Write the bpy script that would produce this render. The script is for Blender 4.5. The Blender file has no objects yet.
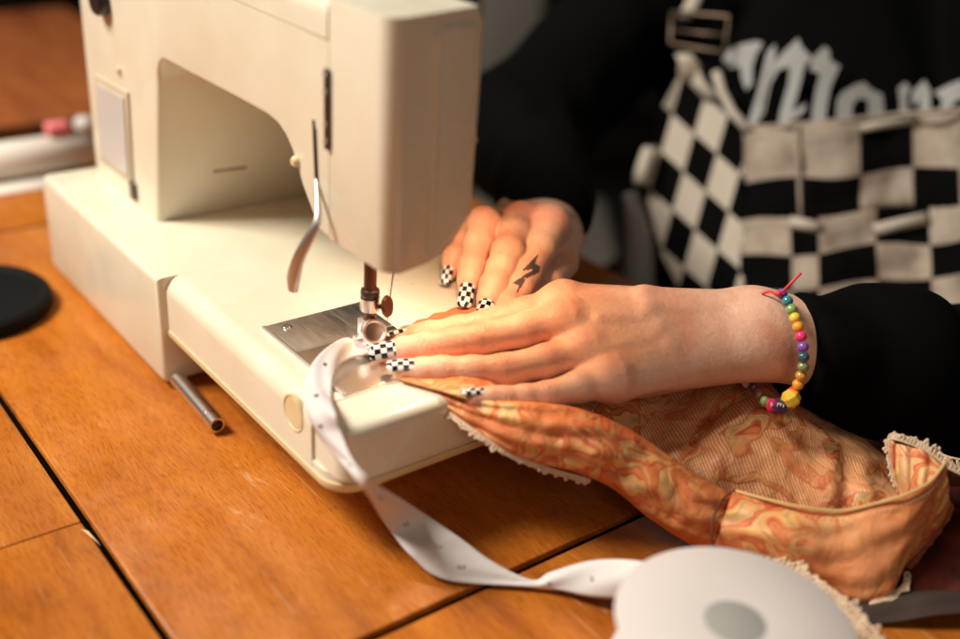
import bpy, bmesh, math, random
import numpy as np
from mathutils import Vector, Matrix, noise
from mathutils.bvhtree import BVHTree
random.seed(4); rng=np.random.default_rng(4)
scene=bpy.context.scene; COL=scene.collection
PI=math.pi
# ------------------------------------------------------------------ camera model (photo survey frame 960 x 639)
F=1107.0
R=np.array([[0.603374069263394,0.3896790863992753,-0.6957657236193512],
            [0.7953352345920226,-0.23043251661605796,0.560662750592941],
            [0.05815150176036227,-0.8916563603255552,-0.4489625128382082]])
C0=np.array([0.4556268,-0.28528089,0.34823793])
def ray(px,py): return R@np.array([(px-480)/F,(py-320)/F,1.0])
def at(px,py,d): return C0+ray(px,py)*d
def zp(px,py,z):
    r=ray(px,py); return C0+r*((z-C0[2])/r[2])
def yp(px,py,y):
    r=ray(px,py); return C0+r*((y-C0[1])/r[1])
def xp(px,py,x):
    r=ray(px,py); return C0+r*((x-C0[0])/r[0])
RIGHT=R[:,0]; UP=-R[:,1]; TOCAM=-R[:,2]
def unit(v): v=np.array(v,float); return v/np.linalg.norm(v)

# ------------------------------------------------------------------ materials
def mat(name,base=(.8,.8,.8),rough=.5,metal=0,spec=.5,coat=0,sss=0,coatrough=.1):
    m=bpy.data.materials.new(name); m.use_nodes=True
    b=m.node_tree.nodes['Principled BSDF']
    b.inputs['Base Color'].default_value=(*base,1); b.inputs['Roughness'].default_value=rough
    b.inputs['Metallic'].default_value=metal; b.inputs['Specular IOR Level'].default_value=spec
    b.inputs['Coat Weight'].default_value=coat; b.inputs['Coat Roughness'].default_value=coatrough
    return m
class NT:
    def __init__(s,m): s.t=m.node_tree; s.b=s.t.nodes['Principled BSDF']
    def n(s,typ,**kw):
        o=s.t.nodes.new(typ)
        for k,v in kw.items():
            if k.startswith('i_'): o.inputs[k[2:].replace('_',' ')].default_value=v
            else: setattr(o,k,v)
        return o
    def l(s,a,b): s.t.links.new(a,b)
    def noise(s,vec,scale,detail=4,rough=.5,dist=0):
        o=s.n('ShaderNodeTexNoise'); o.inputs['Scale'].default_value=scale; o.inputs['Detail'].default_value=detail
        o.inputs['Roughness'].default_value=rough; o.inputs['Distortion'].default_value=dist
        if vec: s.l(vec,o.inputs['Vector'])
        return o.outputs['Fac']
    def ramp(s,fac,stops,interp='LINEAR'):
        o=s.n('ShaderNodeValToRGB'); o.color_ramp.interpolation=interp
        e=o.color_ramp.elements
        while len(e)<len(stops): e.new(.5)
        for k,(p,c) in enumerate(stops):
            e[k].position=p; e[k].color=(*c,1) if len(c)==3 else c
        s.l(fac,o.inputs['Fac']); return o.outputs['Color']
    def mix(s,fac,a,b,mode='MIX'):
        o=s.n('ShaderNodeMix',data_type='RGBA',blend_type=mode)
        for sock,v in ((o.inputs[0],fac),(o.inputs[6],a),(o.inputs[7],b)):
            if hasattr(v,'is_output'): s.l(v,sock)
            elif isinstance(v,(int,float)): sock.default_value=v
            else: sock.default_value=(*v,1)
        return o.outputs[2]
    def math(s,op,a,b=None):
        o=s.n('ShaderNodeMath',operation=op)
        for sock,v in ((o.inputs[0],a),(o.inputs[1],b)):
            if v is None: continue
            if hasattr(v,'is_output'): s.l(v,sock)
            else: sock.default_value=v
        return o.outputs[0]
    def mapping(s,vec,scale=(1,1,1),rot=(0,0,0),loc=(0,0,0)):
        o=s.n('ShaderNodeMapping'); o.inputs['Scale'].default_value=scale; o.inputs['Rotation'].default_value=rot
        o.inputs['Location'].default_value=loc; s.l(vec,o.inputs['Vector']); return o.outputs[0]
    def obj(s): return s.n('ShaderNodeTexCoord').outputs['Object']
    def uv(s): return s.n('ShaderNodeTexCoord').outputs['UV']
    def bump(s,h,strength=.3,dist=.001,prev=None):
        o=s.n('ShaderNodeBump'); o.inputs['Strength'].default_value=strength; o.inputs['Distance'].default_value=dist
        s.l(h,o.inputs['Height'])
        if prev: s.l(prev,o.inputs['Normal'])
        s.l(o.outputs[0],s.b.inputs['Normal']); return o.outputs[0]
    def col(s,c): s.l(c,s.b.inputs['Base Color'])
    def rough(s,c): s.l(c,s.b.inputs['Roughness'])

def wood_mat(name,dark,mid,light,off=0,rough=.3):
    m=mat(name,mid,rough,spec=.45); k=NT(m); o=k.mapping(k.obj(),loc=(off,off*.7,off*.3))
    base=k.noise(k.mapping(o,scale=(1.5,9,6)),4,5,.55,.9)
    c=k.ramp(base,[(.25,dark),(.47,mid),(.75,light)])
    wb=k.noise(k.mapping(o,scale=(1,1,1)),16,2)
    vv=k.n('ShaderNodeVectorMath',operation='MULTIPLY_ADD'); k.l(wb.node.outputs['Color'],vv.inputs[0]); vv.inputs[1].default_value=(0,.010,0); k.l(o,vv.inputs[2])
    fine=k.noise(k.mapping(vv.outputs[0],scale=(95,760,200)),1.0,3,.62)
    c=k.mix(.55,c,k.ramp(fine,[(.34,(.60,.50,.40)),(.50,(.97,.96,.94)),(.66,(1.12,1.12,1.08))]),'MULTIPLY')
    pores=k.noise(k.mapping(vv.outputs[0],scale=(150,1900,300)),1.0,2,.5)
    c=k.mix(.55,c,k.ramp(pores,[(.34,(.35,.25,.2)),(.42,(1,1,1))]),'MULTIPLY')
    blot=k.noise(o,8,3,.6); c=k.mix(.6,c,k.ramp(blot,[(.3,(.74,.64,.56)),(.58,(1.06,1.04,1))]),'MULTIPLY')
    # long hair scratches in two directions, only in worn places
    big=k.ramp(k.noise(o,12,2),[(.53,(0,0,0)),(.62,(1,1,1))])
    for rz,sc in ((1.0,1.0),(-.5,1.3),(2.2,1.1)):
        scr=k.noise(k.mapping(o,scale=(14*sc,420*sc,30),rot=(0,0,rz)),1.0,1,.4,.3)
        sm=k.math('MULTIPLY',k.ramp(scr,[(.715,(0,0,0)),(.735,(1,1,1))]),big)
        c=k.mix(k.math('MULTIPLY',sm,.22),c,(.80,.50,.24))
    smear=k.math('MULTIPLY',k.ramp(k.noise(k.mapping(o,scale=(22,60,20),rot=(0,0,.8)),1.3,4,.7,.6),[(.62,(0,0,0)),(.72,(1,1,1))]),k.ramp(k.noise(o,7,2),[(.5,(0,0,0)),(.6,(1,1,1))]))
    c=k.mix(k.math('MULTIPLY',smear,.35),c,(.78,.50,.28)); k.col(c)
    k.rough(k.ramp(k.noise(o,30,4,.6),[(.3,(rough-.08,)*3),(.7,(rough+.16,)*3)]))
    k.bump(fine,.16,.0006); return m
WD=((.30,.080,.0085),(.45,.137,.0135),(.56,.195,.026))
wood=[wood_mat('varnished oak %d'%i,*[tuple(q*s for q in c) for c in WD],off=3.1*i,rough=.33+.03*(i%2)) for i,s in enumerate((1,.93,1.04,.9))]
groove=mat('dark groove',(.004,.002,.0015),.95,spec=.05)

def plastic(name,c,rough=.32,dirt=.25):
    m=mat(name,c,rough,spec=.5,sss=0); k=NT(m); o=k.obj()
    n1=k.noise(o,11,5,.6); cc=k.ramp(n1,[(.3,tuple(x*y for x,y in zip(c,(.93,.90,.84)))),(.62,c)])
    sp=k.noise(o,420,2,.5); spots=k.ramp(sp,[(.735,(0,0,0)),(.765,(1,1,1))])
    cc=k.mix(k.math('MULTIPLY',spots,dirt),cc,(.18,.11,.06)); k.col(cc)
    k.rough(k.ramp(k.noise(o,45,4),[(.3,(rough-.05,)*3),(.7,(rough+.12,)*3)]))
    k.bump(k.noise(o,1500,2),.06,.0003); k.b.inputs['Coat Weight'].default_value=.35; k.b.inputs['Coat Roughness'].default_value=.12; return m
cream=plastic('aged cream enamel',(.74,.69,.555))
cream2=plastic('aged cream enamel cap',(.75,.70,.57),.24,.2)
yell=plastic('yellowed plastic',(.72,.58,.34),.42,.2)
chrome=mat('chrome',(.80,.78,.76),.24,1)
levmetal=mat('lever steel',(.56,.53,.51),.42,1)
steel=mat('brushed steel',(.42,.41,.41),.24,1); k=NT(steel); o=k.obj()
n_=k.noise(k.mapping(o,scale=(1,40,1)),60,3); k.rough(k.ramp(n_,[(.3,(.28,)*3),(.7,(.46,)*3)]))
k.col(k.ramp(k.noise(o,38,4,.6),[(.3,(.55,.53,.51)),(.65,(.82,.80,.77))])); k.bump(n_,.05,.0004)
darkmetal=mat('dark worn metal',(.10,.07,.055),.35,.8)
bronze=mat('oxidised steel bar',(.13,.065,.045),.32,1)
black=mat('black plastic',(.012,.012,.013),.35)
blackv=mat('black felt lid',(.004,.004,.004),.7,spec=.15)

# ------------------------------------------------------------------ object helpers
def link(name,me,material=None,parent=None,smooth=True):
    o=bpy.data.objects.new(name,me); COL.objects.link(o)
    if material is not None:
        for m_ in (material if isinstance(material,(list,tuple)) else [material]): me.materials.append(m_)
    if smooth: me.polygons.foreach_set('use_smooth',[True]*len(me.polygons))
    if parent: o.parent=parent
    return o
def obj(name,bm,material=None,parent=None,smooth=True):
    me=bpy.data.meshes.new(name); bm.normal_update(); bm.to_mesh(me); bm.free()
    o=link(name,me,material,parent,smooth)
    return o
def autosmooth(o,deg=38):
    me=o.data; bm=bmesh.new(); bm.from_mesh(me); bm.normal_update()
    for e in bm.edges:
        if len(e.link_faces)==2 and e.calc_face_angle(0)>math.radians(deg): e.smooth=False
    bm.to_mesh(me); bm.free(); return o
def tag(o,label=None,cat=None,group=None,kind=None):
    for k_,v in (('label',label),('category',cat),('group',group),('kind',kind)):
        if v: o[k_]=v
    return o
def thing(name,loc,label,cat,group=None):
    o=bpy.data.objects.new(name,None); COL.objects.link(o); o.location=loc; o.empty_display_size=.02
    return tag(o,label,cat,group)
def adopt(root,*obs):   # world-space meshes become children without moving
    for o in obs:
        o.parent=root; o.matrix_parent_inverse=Matrix.Translation(root.location).inverted()
    return obs[0] if len(obs)==1 else obs
def bevel_some(bm,pred,w,seg=4):
    es=[e for e in bm.edges if pred(e)]
    if es: bmesh.ops.bevel(bm,geom=es,offset=w,offset_type='OFFSET',segments=seg,profile=.5,affect='EDGES',clamp_overlap=True)
def box(x0,x1,y0,y1,z0,z1,r=0,seg=3,bm=None):
    b=bmesh.new()
    vs=[b.verts.new((x,y,z)) for x in (x0,x1) for y in (y0,y1) for z in (z0,z1)]
    for f in ((0,1,3,2),(4,6,7,5),(0,4,5,1),(2,3,7,6),(0,2,6,4),(1,5,7,3)): b.faces.new([vs[i] for i in f])
    if r: bmesh.ops.bevel(b,geom=b.edges[:],offset=r,segments=seg,profile=.5,affect='EDGES',clamp_overlap=True)
    if bm is None: return b
    me=bpy.data.meshes.new('t'); b.to_mesh(me); b.free(); bm.from_mesh(me); bpy.data.meshes.remove(me); return bm
def prism(pts,axis,lo,hi):
    """pts 2-D polygon; axis 1: pts are (x,z) extruded over y; axis 0: (y,z) over x; axis 2: (x,y) over z"""
    b=bmesh.new()
    def mk(p,h):
        hv=h(p) if callable(h) else h
        return {0:(hv,p[0],p[1]),1:(p[0],hv,p[1]),2:(p[0],p[1],hv)}[axis]
    A=[b.verts.new(mk(p,lo)) for p in pts]; B=[b.verts.new(mk(p,hi)) for p in pts]
    n=len(pts); b.faces.new(A); b.faces.new(B[::-1])
    for i in range(n): b.faces.new([A[i],B[i],B[(i+1)%n],A[(i+1)%n]])
    bmesh.ops.recalc_face_normals(b,faces=b.faces[:]); return b
def tube(path,rad,n=14,bm=None,cap=True):
    b=bm or bmesh.new(); P=[Vector(p) for p in path]; rs=rad if hasattr(rad,'__len__') else [rad]*len(P)
    rings=[]; prev=None
    for i,p in enumerate(P):
        t=(P[min(i+1,len(P)-1)]-P[max(i-1,0)]).normalized()
        if prev is None:
            u=t.orthogonal().normalized()
        else: u=(prev-t*prev.dot(t)).normalized()
        prev=u; w=t.cross(u)
        rings.append([b.verts.new(p+(u*math.cos(a)+w*math.sin(a))*rs[i]) for a in [2*PI*j/n for j in range(n)]])
    for a,c in zip(rings,rings[1:]):
        for j in range(n): b.faces.new([a[j],a[(j+1)%n],c[(j+1)%n],c[j]])
    if cap: b.faces.new(rings[0][::-1]); b.faces.new(rings[-1])
    return b
def lathe(prof,center,ax=(0,0,1),n=48,bm=None):
    b=bm or bmesh.new(); ax=Vector(ax).normalized(); u=ax.orthogonal().normalized(); w=ax.cross(u); c=Vector(center); rings=[]
    for r,h in prof:
        if r<1e-7: rings.append([b.verts.new(c+ax*h)])
        else: rings.append([b.verts.new(c+ax*h+(u*math.cos(2*PI*j/n)+w*math.sin(2*PI*j/n))*r) for j in range(n)])
    for a,d in zip(rings,rings[1:]):
        for j in range(n):
            j2=(j+1)%n
            f=[a[j%len(a)],a[j2%len(a)],d[j2%len(d)],d[j%len(d)]]
            f=list(dict.fromkeys(f))
            if len(f)>2: b.faces.new(f)
    bmesh.ops.recalc_face_normals(b,faces=b.faces[:]); return b
def catmull(P,n):
    P=[np.array(p,float) for p in P]; out=[]
    m=len(P)
    for s in np.linspace(0,m-1,n):
        i=min(int(s),m-2); t=s-i
        p0=P[max(i-1,0)];p1=P[i];p2=P[i+1];p3=P[min(i+2,m-1)]
        out.append(.5*((2*p1)+(-p0+p2)*t+(2*p0-5*p1+4*p2-p3)*t*t+(-p0+3*p1-3*p2+p3)*t**3))
    return out
def grid_mesh(name,G,material,parent=None,thick=0,uvs=1.0,rim=True):
    """G[i][j] world points; uv in metres*uvs"""
    nu,nv=len(G),len(G[0]); G=np.array(G)
    du=np.concatenate([[0],np.cumsum(np.linalg.norm(np.diff(G[:,nv//2],axis=0),axis=1))])
    dv=np.concatenate([[0],np.cumsum(np.linalg.norm(np.diff(G[nu//2],axis=0),axis=1))])
    me=bpy.data.meshes.new(name)
    faces=[(i*nv+j,(i+1)*nv+j,(i+1)*nv+j+1,i*nv+j+1) for i in range(nu-1) for j in range(nv-1)]
    me.from_pydata([tuple(p) for p in G.reshape(-1,3)],[],faces)
    uvl=me.uv_layers.new(name='UVMap')
    for p in me.polygons:
        for li in p.loop_indices:
            v=me.loops[li].vertex_index; uvl.data[li].uv=(du[v//nv]*uvs,dv[v%nv]*uvs)
    o=link(name,me,material,parent)
    if thick:
        md=o.modifiers.new('thickness','SOLIDIFY'); md.thickness=thick; md.offset=0
    return o

# ------------------------------------------------------------------ signed-distance modelling (numpy + OpenVDB surface)
import openvdb
class SDF:
    def __init__(s,lo,hi,vox):
        s.lo=np.array(lo,np.float32); s.v=vox; s.n=np.ceil((np.array(hi)-lo)/vox).astype(int)+1
        s.D=np.full(s.n,.05,np.float32)
    def sub(s,lo,hi):
        a=np.maximum(np.floor((np.array(lo)-s.lo)/s.v).astype(int),0); b=np.minimum(np.ceil((np.array(hi)-s.lo)/s.v).astype(int)+1,s.n)
        if (b<=a).any(): return None,None
        sl=tuple(slice(i,j) for i,j in zip(a,b))
        g=np.meshgrid(*[s.lo[i]+s.v*np.arange(a[i],b[i],dtype=np.float32) for i in range(3)],indexing='ij')
        return sl,g
    def cone(s,a,b,r1,r2,k=.004,flat=None):
        a=np.array(a,float);b=np.array(b,float); m=max(r1,r2)+k+.012
        sl,g=s.sub(np.minimum(a,b)-m,np.maximum(a,b)+m)
        if sl is None: return
        ba=b-a; L=max(float(ba@ba),1e-12)
        q=[g[i]-np.float32(a[i]) for i in range(3)]
        t=np.clip((q[0]*ba[0]+q[1]*ba[1]+q[2]*ba[2])/L,0,1).astype(np.float32)
        q=[q[i]-t*np.float32(ba[i]) for i in range(3)]
        d2=q[0]**2+q[1]**2+q[2]**2
        if flat is not None:   # (direction, factor>1 makes it thinner along direction)
            n,fct=flat; n=unit(n); h=q[0]*n[0]+q[1]*n[1]+q[2]*n[2]; d2=d2+h*h*np.float32(fct*fct-1)
        d=np.sqrt(d2)-(r1+(r2-r1)*t)
        if flat is not None: d=d/ (1+.35*(flat[1]-1))
        s.join(sl,d,k)
    def join(s,sl,d,k):
        D=s.D[sl]; h=np.clip(.5+.5*(D-d)/k,0,1); s.D[sl]=D*(1-h)+d*h-k*h*(1-h)
    def carve(s,a,b,r1,r2,k=.002):
        a=np.array(a,float);b=np.array(b,float); m=max(r1,r2)+k+.004
        sl,g=s.sub(np.minimum(a,b)-m,np.maximum(a,b)+m)
        if sl is None: return
        ba=b-a; L=max(float(ba@ba),1e-12); q=[g[i]-np.float32(a[i]) for i in range(3)]
        t=np.clip((q[0]*ba[0]+q[1]*ba[1]+q[2]*ba[2])/L,0,1)
        d=-(np.sqrt(sum((q[i]-t*ba[i])**2 for i in range(3)))-(r1+(r2-r1)*t)); D=s.D[sl]
        h=np.clip(.5-.5*(D-d)/k,0,1); s.D[sl]=D*(1-h)+d*h+k*h*(1-h)
    def cut(s,p,n):    # keep the side where (x-p).n<0
        g=np.meshgrid(*[s.lo[i]+s.v*np.arange(s.n[i],dtype=np.float32) for i in range(3)],indexing='ij')
        d=sum((g[i]-p[i])*n[i] for i in range(3)); s.D=np.maximum(s.D,d.astype(np.float32))
    def mesh(s,iters=3):
        D=np.clip(s.D,-3*s.v,3*s.v).astype(np.float32)
        D[0]=D[-1]=3*s.v; D[:,0]=D[:,-1]=3*s.v; D[:,:,0]=D[:,:,-1]=3*s.v
        g=openvdb.FloatGrid(3*s.v); g.copyFromArray(np.ascontiguousarray(D)); g.gridClass=openvdb.GridClass.LEVEL_SET
        P,T,Q=g.convertToPolygons(isovalue=0.0,adaptivity=0.0)
        P=np.array(P,float)*s.v+s.lo
        Q=np.array(Q,int)
        # orientation: signed volume
        a,b,c,d=[P[Q[:,i]] for i in range(4)]
        vol=np.sum(np.einsum('ij,ij->i',a,np.cross(b,c))+np.einsum('ij,ij->i',a,np.cross(c,d)))
        if vol<0: Q=Q[:,::-1]
        E=np.concatenate([Q[:,[0,1]],Q[:,[1,2]],Q[:,[2,3]],Q[:,[3,0]]])
        cnt=np.bincount(E.ravel(),minlength=len(P)).astype(float)[:,None]
        for _ in range(iters):
            acc=np.zeros_like(P); np.add.at(acc,E[:,0],P[E[:,1]]); np.add.at(acc,E[:,1],P[E[:,0]])
            P=P*.5+.5*acc/np.maximum(cnt,1)
        return P,Q
def vnormals(P,Q):
    a,b,c,d=[P[Q[:,i]] for i in range(4)]; fn=np.cross(c-a,d-b); N=np.zeros_like(P)
    for i in range(4): np.add.at(N,Q[:,i],fn)
    return N/np.maximum(np.linalg.norm(N,axis=1,keepdims=True),1e-12)
def pq_mesh(name,parts):
    vs=[];fs=[];off=0
    for P,Q in parts: vs.append(P); fs.append(Q+off); off+=len(P)
    V=np.concatenate(vs);Fq=np.concatenate(fs); me=bpy.data.meshes.new(name)
    me.vertices.add(len(V)); me.vertices.foreach_set('co',V.astype(np.float32).ravel())
    me.loops.add(len(Fq)*4); me.loops.foreach_set('vertex_index',Fq.astype(np.int32).ravel())
    me.polygons.add(len(Fq)); me.polygons.foreach_set('loop_start',np.arange(0,len(Fq)*4,4,dtype=np.int32))
    me.update(calc_edges=True); me.validate(); return me

# ================================================================== TABLES
table=thing('wooden_table',(-.1,0,0),'orange varnished oak table of wide boards under the sewing machine','table')
def board(x0,x1,y0,y1,mi,r=.0008):
    return adopt(table,obj('board',box(x0,x1,y0,y1,-.022,0,r,2),wood[mi]))
board(-.3960,.1375,-.1532,.290,0)
board(.1425,.60,-.60,.290,1); board(-.62,-.4005,-.1532,.290,3)
board(-.62,-.0085,-.60,-.1575,2); board(-.0078,.1375,-.60,-.1575,0)
o=adopt(table,obj('underframe',box(-.60,.59,-.59,.27,-.07,-.0225),groove))
for x,y in ((-.58,-.56),(.55,-.56),(-.58,.24),(.55,.24)):
    adopt(table,obj('leg',box(x-.03,x+.03,y-.03,y+.03,-.74,-.071,.003,2),wood[1]))
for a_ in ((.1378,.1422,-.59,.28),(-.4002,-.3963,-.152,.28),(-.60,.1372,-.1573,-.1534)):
    adopt(table,obj('gap_shade',box(*a_,-.022,-.0035),groove))  # near-black strips stand in for the shade down between the boards
# pale chip of bare wood at the butt joint
b=bmesh.new(); c=[zp(81,529,.0004),zp(88,531,.0004),zp(101,546,.0004),zp(91,537,.0004)]
b.faces.new([b.verts.new(tuple(p)) for p in c][::-1]); bmesh.ops.recalc_face_normals(b,faces=b.faces[:])
adopt(table,obj('splintered_edge',b,mat('bare wood',(.70,.48,.27),.7)))
t2=thing('wooden_bench',(-.95,0,0),'darker blurred wooden table top beyond the dark gap at upper left','table')
wood_b=wood_mat('far oak',(.20,.045,.012),(.30,.085,.022),(.36,.12,.03),off=9,rough=.5)
adopt(t2,obj('tabletop',box(-1.20,-.675,-.9,.24,-.03,-.002,.003),wood_b))
for x in (-1.15,-.72):
    for y in (-.85,.19): adopt(t2,obj('leg',box(x-.025,x+.025,y-.025,y+.025,-.74,-.031,.003),wood_b))
fl=tag(obj('floor',box(-3,1.5,-2,3,-.78,-.745),mat('dark floor',(.045,.026,.017),.7)),kind='structure')
wl=tag(obj('wall',box(-3,1.5,2.6,2.7,-.745,2.2),mat('dark wall',(.035,.028,.022),.9)),kind='structure')
wl=tag(obj('wall',box(-3.0,-2.9,-2,2.599,-.745,2.2),mat('dark side wall',(.035,.028,.022),.9)),kind='structure')

# ================================================================== SEWING MACHINE
M=thing('sewing_machine',(-.1,0,0),'cream vintage sewing machine with flat metal needle plate','sewing machine')
def mp(name,bm,m,smooth=True,parent=None,deg=38):
    o=obj(name,bm,m,None,smooth)
    if smooth: autosmooth(o,deg)
    if parent is None: adopt(M,o)
    else:
        o.parent=parent; o.matrix_parent_inverse=(Matrix.Translation(M.location)).inverted()
    return o
# base block under the pillar
def basebm():
    b=box(-.3075,-.105,-.0725,.098,.004,.0742)
    bevel_some(b,lambda e: not all(v.co.x>-.106 and v.co.z>.07 for v in e.verts),.0045,4)
    return b
mp('base',basebm(),cream)
for x in (-.29,-.125):
    for y in (-.055,.08): mp('rubber_foot',lathe([(0,0),(.008,0),(.008,.0045),(0,.0045)],(x,y,0),n=20),black)
# bed arm: rounded in section, butting into the base
def bed():
    b=box(-.1250,.0638,-.0675,.096,.0410,.07415)
    bevel_some(b,lambda e: all(v.co.z>.07 and v.co.y<-.06 for v in e.verts),.0105,7)
    return b
mp('bed',bed(),cream)
def lower():
    b=box(-.1042,.0875,-.0682,.097,.0350,.0407)
    bevel_some(b,lambda e: all(v.co.x>.08 for v in e.verts) and abs(e.verts[0].co.z-e.verts[1].co.z)>.003,.016,8)
    bevel_some(b,lambda e: all(v.co.z<.0355 for v in e.verts),.003,3)
    return b
mp('bottom_cover',lower(),yell)
def rim():
    b=box(-.1040,.0867,-.0673,.0965,.0409,.0455)
    bevel_some(b,lambda e: all(v.co.x>.08 for v in e.verts) and abs(e.verts[0].co.z-e.verts[1].co.z)>.003,.016,8)
    return b
mp('bed_shell',rim(),cream2)
def cap():
    b=box(.0641,.0905,-.0660,.0955,.0458,.0739)
    bevel_some(b,lambda e: all(v.co.x>.08 for v in e.verts) and abs(e.verts[0].co.z-e.verts[1].co.z)>.01,.009,7)
    bevel_some(b,lambda e: all(v.co.z>.07 for v in e.verts) and not all(v.co.x<.065 for v in e.verts),.0055,5)
    return b
mp('bobbin_door',cap(),cream2)
mp('round_button',lathe([(0,0),(.0078,0),(.0083,-.0004),(.0088,.0002),(.0096,.0002),(.0096,-.002)],
   tuple(yp(293,413,-.0677)),(0,-1,0)),yell)
# needle plate and slide plate
mp('needle_plate',box(-.0205,.0125,-.047,.0115,.0735,.0752,.0004,2),steel)
mp('slide_plate',box(.0131,.0625,-.047,.0115,.0735,.0750,.0004,2),mat('polished slide plate',(.80,.72,.66),.30,1))
mp('plate_edge',box(-.0205,.0625,-.0498,-.0471,.0730,.0758,.0008,2),mat('bright steel edge',(.92,.90,.88),.38,1))
scx=zp(287,327,.0752)
sc_=lathe([(0,.0008),(.0024,.0007),(.0029,.0002),(.003,-.0004)],tuple(scx),n=24)
mp('plate_screw',sc_,chrome)
for x in (.022,.028,.034): # feed dogs
    mp('feed_dog',box(x,x+.002,-.018,-.004,.0750,.0762,.0003,1),darkmetal)
# upper arm: pillar, arching arm
def far_y(p):
    x=p[0]; t=min(max((x+.12)/.15,0),1); t=t*t*(3-2*t); return .075*(1-t)+.006*t
def arc(cx,cz,r,a0,a1,n=8): return [(cx+r*math.cos(math.radians(a0+(a1-a0)*i/n)),cz+r*math.sin(math.radians(a0+(a1-a0)*i/n))) for i in range(n+1)]
low=[(-.1855,.0745)]+arc(-.1535,.1685,.0155,185,95,8)+[(-.12,.1842),(-.08,.1850),(-.05,.1853),(-.03,.1852)]
low+= [(x,z) for x,z in [(-.020,.1838),(-.012,.1800),(-.006,.1745),(-.001,.1675),(.0035,.160),(.019,.1425),(.0235,.1412)]]
low+= [(.0305,.1410)]
top=[(.0305,.2355),(-.02,.2365),(-.08,.2368),(-.15,.2370),(-.22,.2372),(-.3005,.2375)]
body_poly=low+top+[(-.3015,.0745)]
def arm():
    b=prism(body_poly,1,-.038,far_y)
    bevel_some(b,lambda e: all(abs(v.co.y+.038)<1e-5 for v in e.verts) and all(v.co.z<.19 and v.co.x>-.2 and v.co.z<.19 for v in e.verts) and not all(v.co.z<.0746 for v in e.verts) and not all(v.co.x>.0300 for v in e.verts),.0036,4)
    bevel_some(b,lambda e: all(v.co.x<-.30 for v in e.verts) and abs(e.verts[0].co.y-e.verts[1].co.y)<1e-4,.012,5)
    return b
mp('arm',arm(),cream,deg=30)
def lid():
    b=prism([(-.3005,.2382),(.0300,.2363),(.0300,.2555),(-.3005,.2575)],1,-.0383,lambda p: far_y(p)+.0004)
    bevel_some(b,lambda e: all(v.co.z>.25 for v in e.verts),.010,6)
    return b
mp('top_cover',lid(),cream2)
# head (face cover)
hy=[(-.0383,.1425),(-.0383,.2545),(.0062,.2570),(.0092,.250),(.0080,.1640),(-.0020,.1500),(-.0140,.1435),(-.030,.1412)]
def head():
    b=prism(hy,0,.0315,.0795)
    bevel_some(b,lambda e: (all(v.co.x>.079 for v in e.verts) and e.verts[0].co.y<-.038 and e.verts[1].co.y<-.038) ,.0110,9)
    bevel_some(b,lambda e: all(v.co.z>.2540 for v in e.verts) and all(v.co.x<.0797 for v in e.verts) and not all(v.co.x<.032 for v in e.verts) and (e.verts[0].co-e.verts[1].co).length>.01,.0065,6)
    bevel_some(b,lambda e: all(v.co.x>.0794 for v in e.verts) and all(v.co.y>-.036 for v in e.verts) and e.is_manifold and e.calc_face_angle(0)>.8,.0022,3)
    bevel_some(b,lambda e: all(v.co.z<.146 for v in e.verts) and e.is_manifold and e.calc_face_angle(0)>.8,.0014,2)
    return b
mp('face_cover',head(),cream2,deg=30)
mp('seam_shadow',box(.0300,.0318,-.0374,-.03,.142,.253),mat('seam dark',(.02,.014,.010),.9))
# raised far strip of the end face with its soft ridge
b=prism([(-.0140,.1465),(-.0140,.2495),(.0050,.2500),(.0066,.246),(.0058,.1655),(-.0030,.1530)],0,.0792,.0812)
bevel_some(b,lambda e: all(v.co.x>.081 for v in e.verts),.0014,3)
mp('end_ridge',b,cream2)
mp('end_bead',tube([(.0797,-.0143,.1485),(.0797,-.0143,.2465)],.0020,14),cream2)
mp('thread_guide',lathe([(0,.003),(.0025,.0025),(.004,0),(.004,-.003)],(.0760,.0078,.1975),(0,1,0),n=20),yell)
# hinge strip
b=box(.0295,.0332,-.0402,-.0385,.1865,.2240,.0005,1); mp('hinge',b,darkmetal)
for z in (.2215,.2135,.1985,.1905): mp('rivet',lathe([(0,.0011),(.0008,.0008),(.0012,0),(.0012,-.0004)],(.0313,-.0403,z),(0,-1,0),n=14),chrome)
# lifter slot and presser foot lifter
p0=yp(313,120,-.0385); p1=yp(317,199,-.0385)
b=prism([(p0[0]-.0008,p0[2]),(p0[0]+.0008,p0[2]),(p1[0]+.0018,p1[2]),(p1[0]-.0014,p1[2])],1,-.0386,-.0380); mp('lifter_slot',b,mat('slot shade',(.03,.016,.01),.7))
mp('slot_plate',tube([yp(314.5,128,-.0386),yp(316.5,178,-.0386)],.0006,8),bronze)
pts=[yp(316.5,180,-.0380),yp(318,205,-.0425),yp(317,222,-.046),yp(308,240,-.050),yp(299,258,-.053),yp(294,276,-.054),yp(293,291,-.053)]
def blade(path,w,t):
    b=bmesh.new(); P=catmull(path,28); rings=[]
    for i,p in enumerate(P):
        s=i/27; tt=unit(P[min(i+1,27)]-P[max(i-1,0)]); nrm=unit(np.cross(tt,TOCAM)); out=unit(np.cross(nrm,tt))
        ww=np.interp(s,[0,.25,.5,.85,1],w); a,c=nrm*ww,out*t
        rings.append([b.verts.new(tuple(p+a*ca+c*sa)) for ca,sa in [(math.cos(2*PI*j/12),math.sin(2*PI*j/12)) for j in range(12)]])
    for A,B in zip(rings,rings[1:]):
        for j in range(12): b.faces.new([A[j],A[(j+1)%12],B[(j+1)%12],B[j]])
    b.faces.new(rings[0][::-1]); b.faces.new(rings[-1]); bmesh.ops.recalc_face_normals(b,faces=b.faces[:]); return b
mp('foot_lifter',blade(pts,[.0010,.0016,.0026,.0034,.0024],.0012),levmetal)
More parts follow.
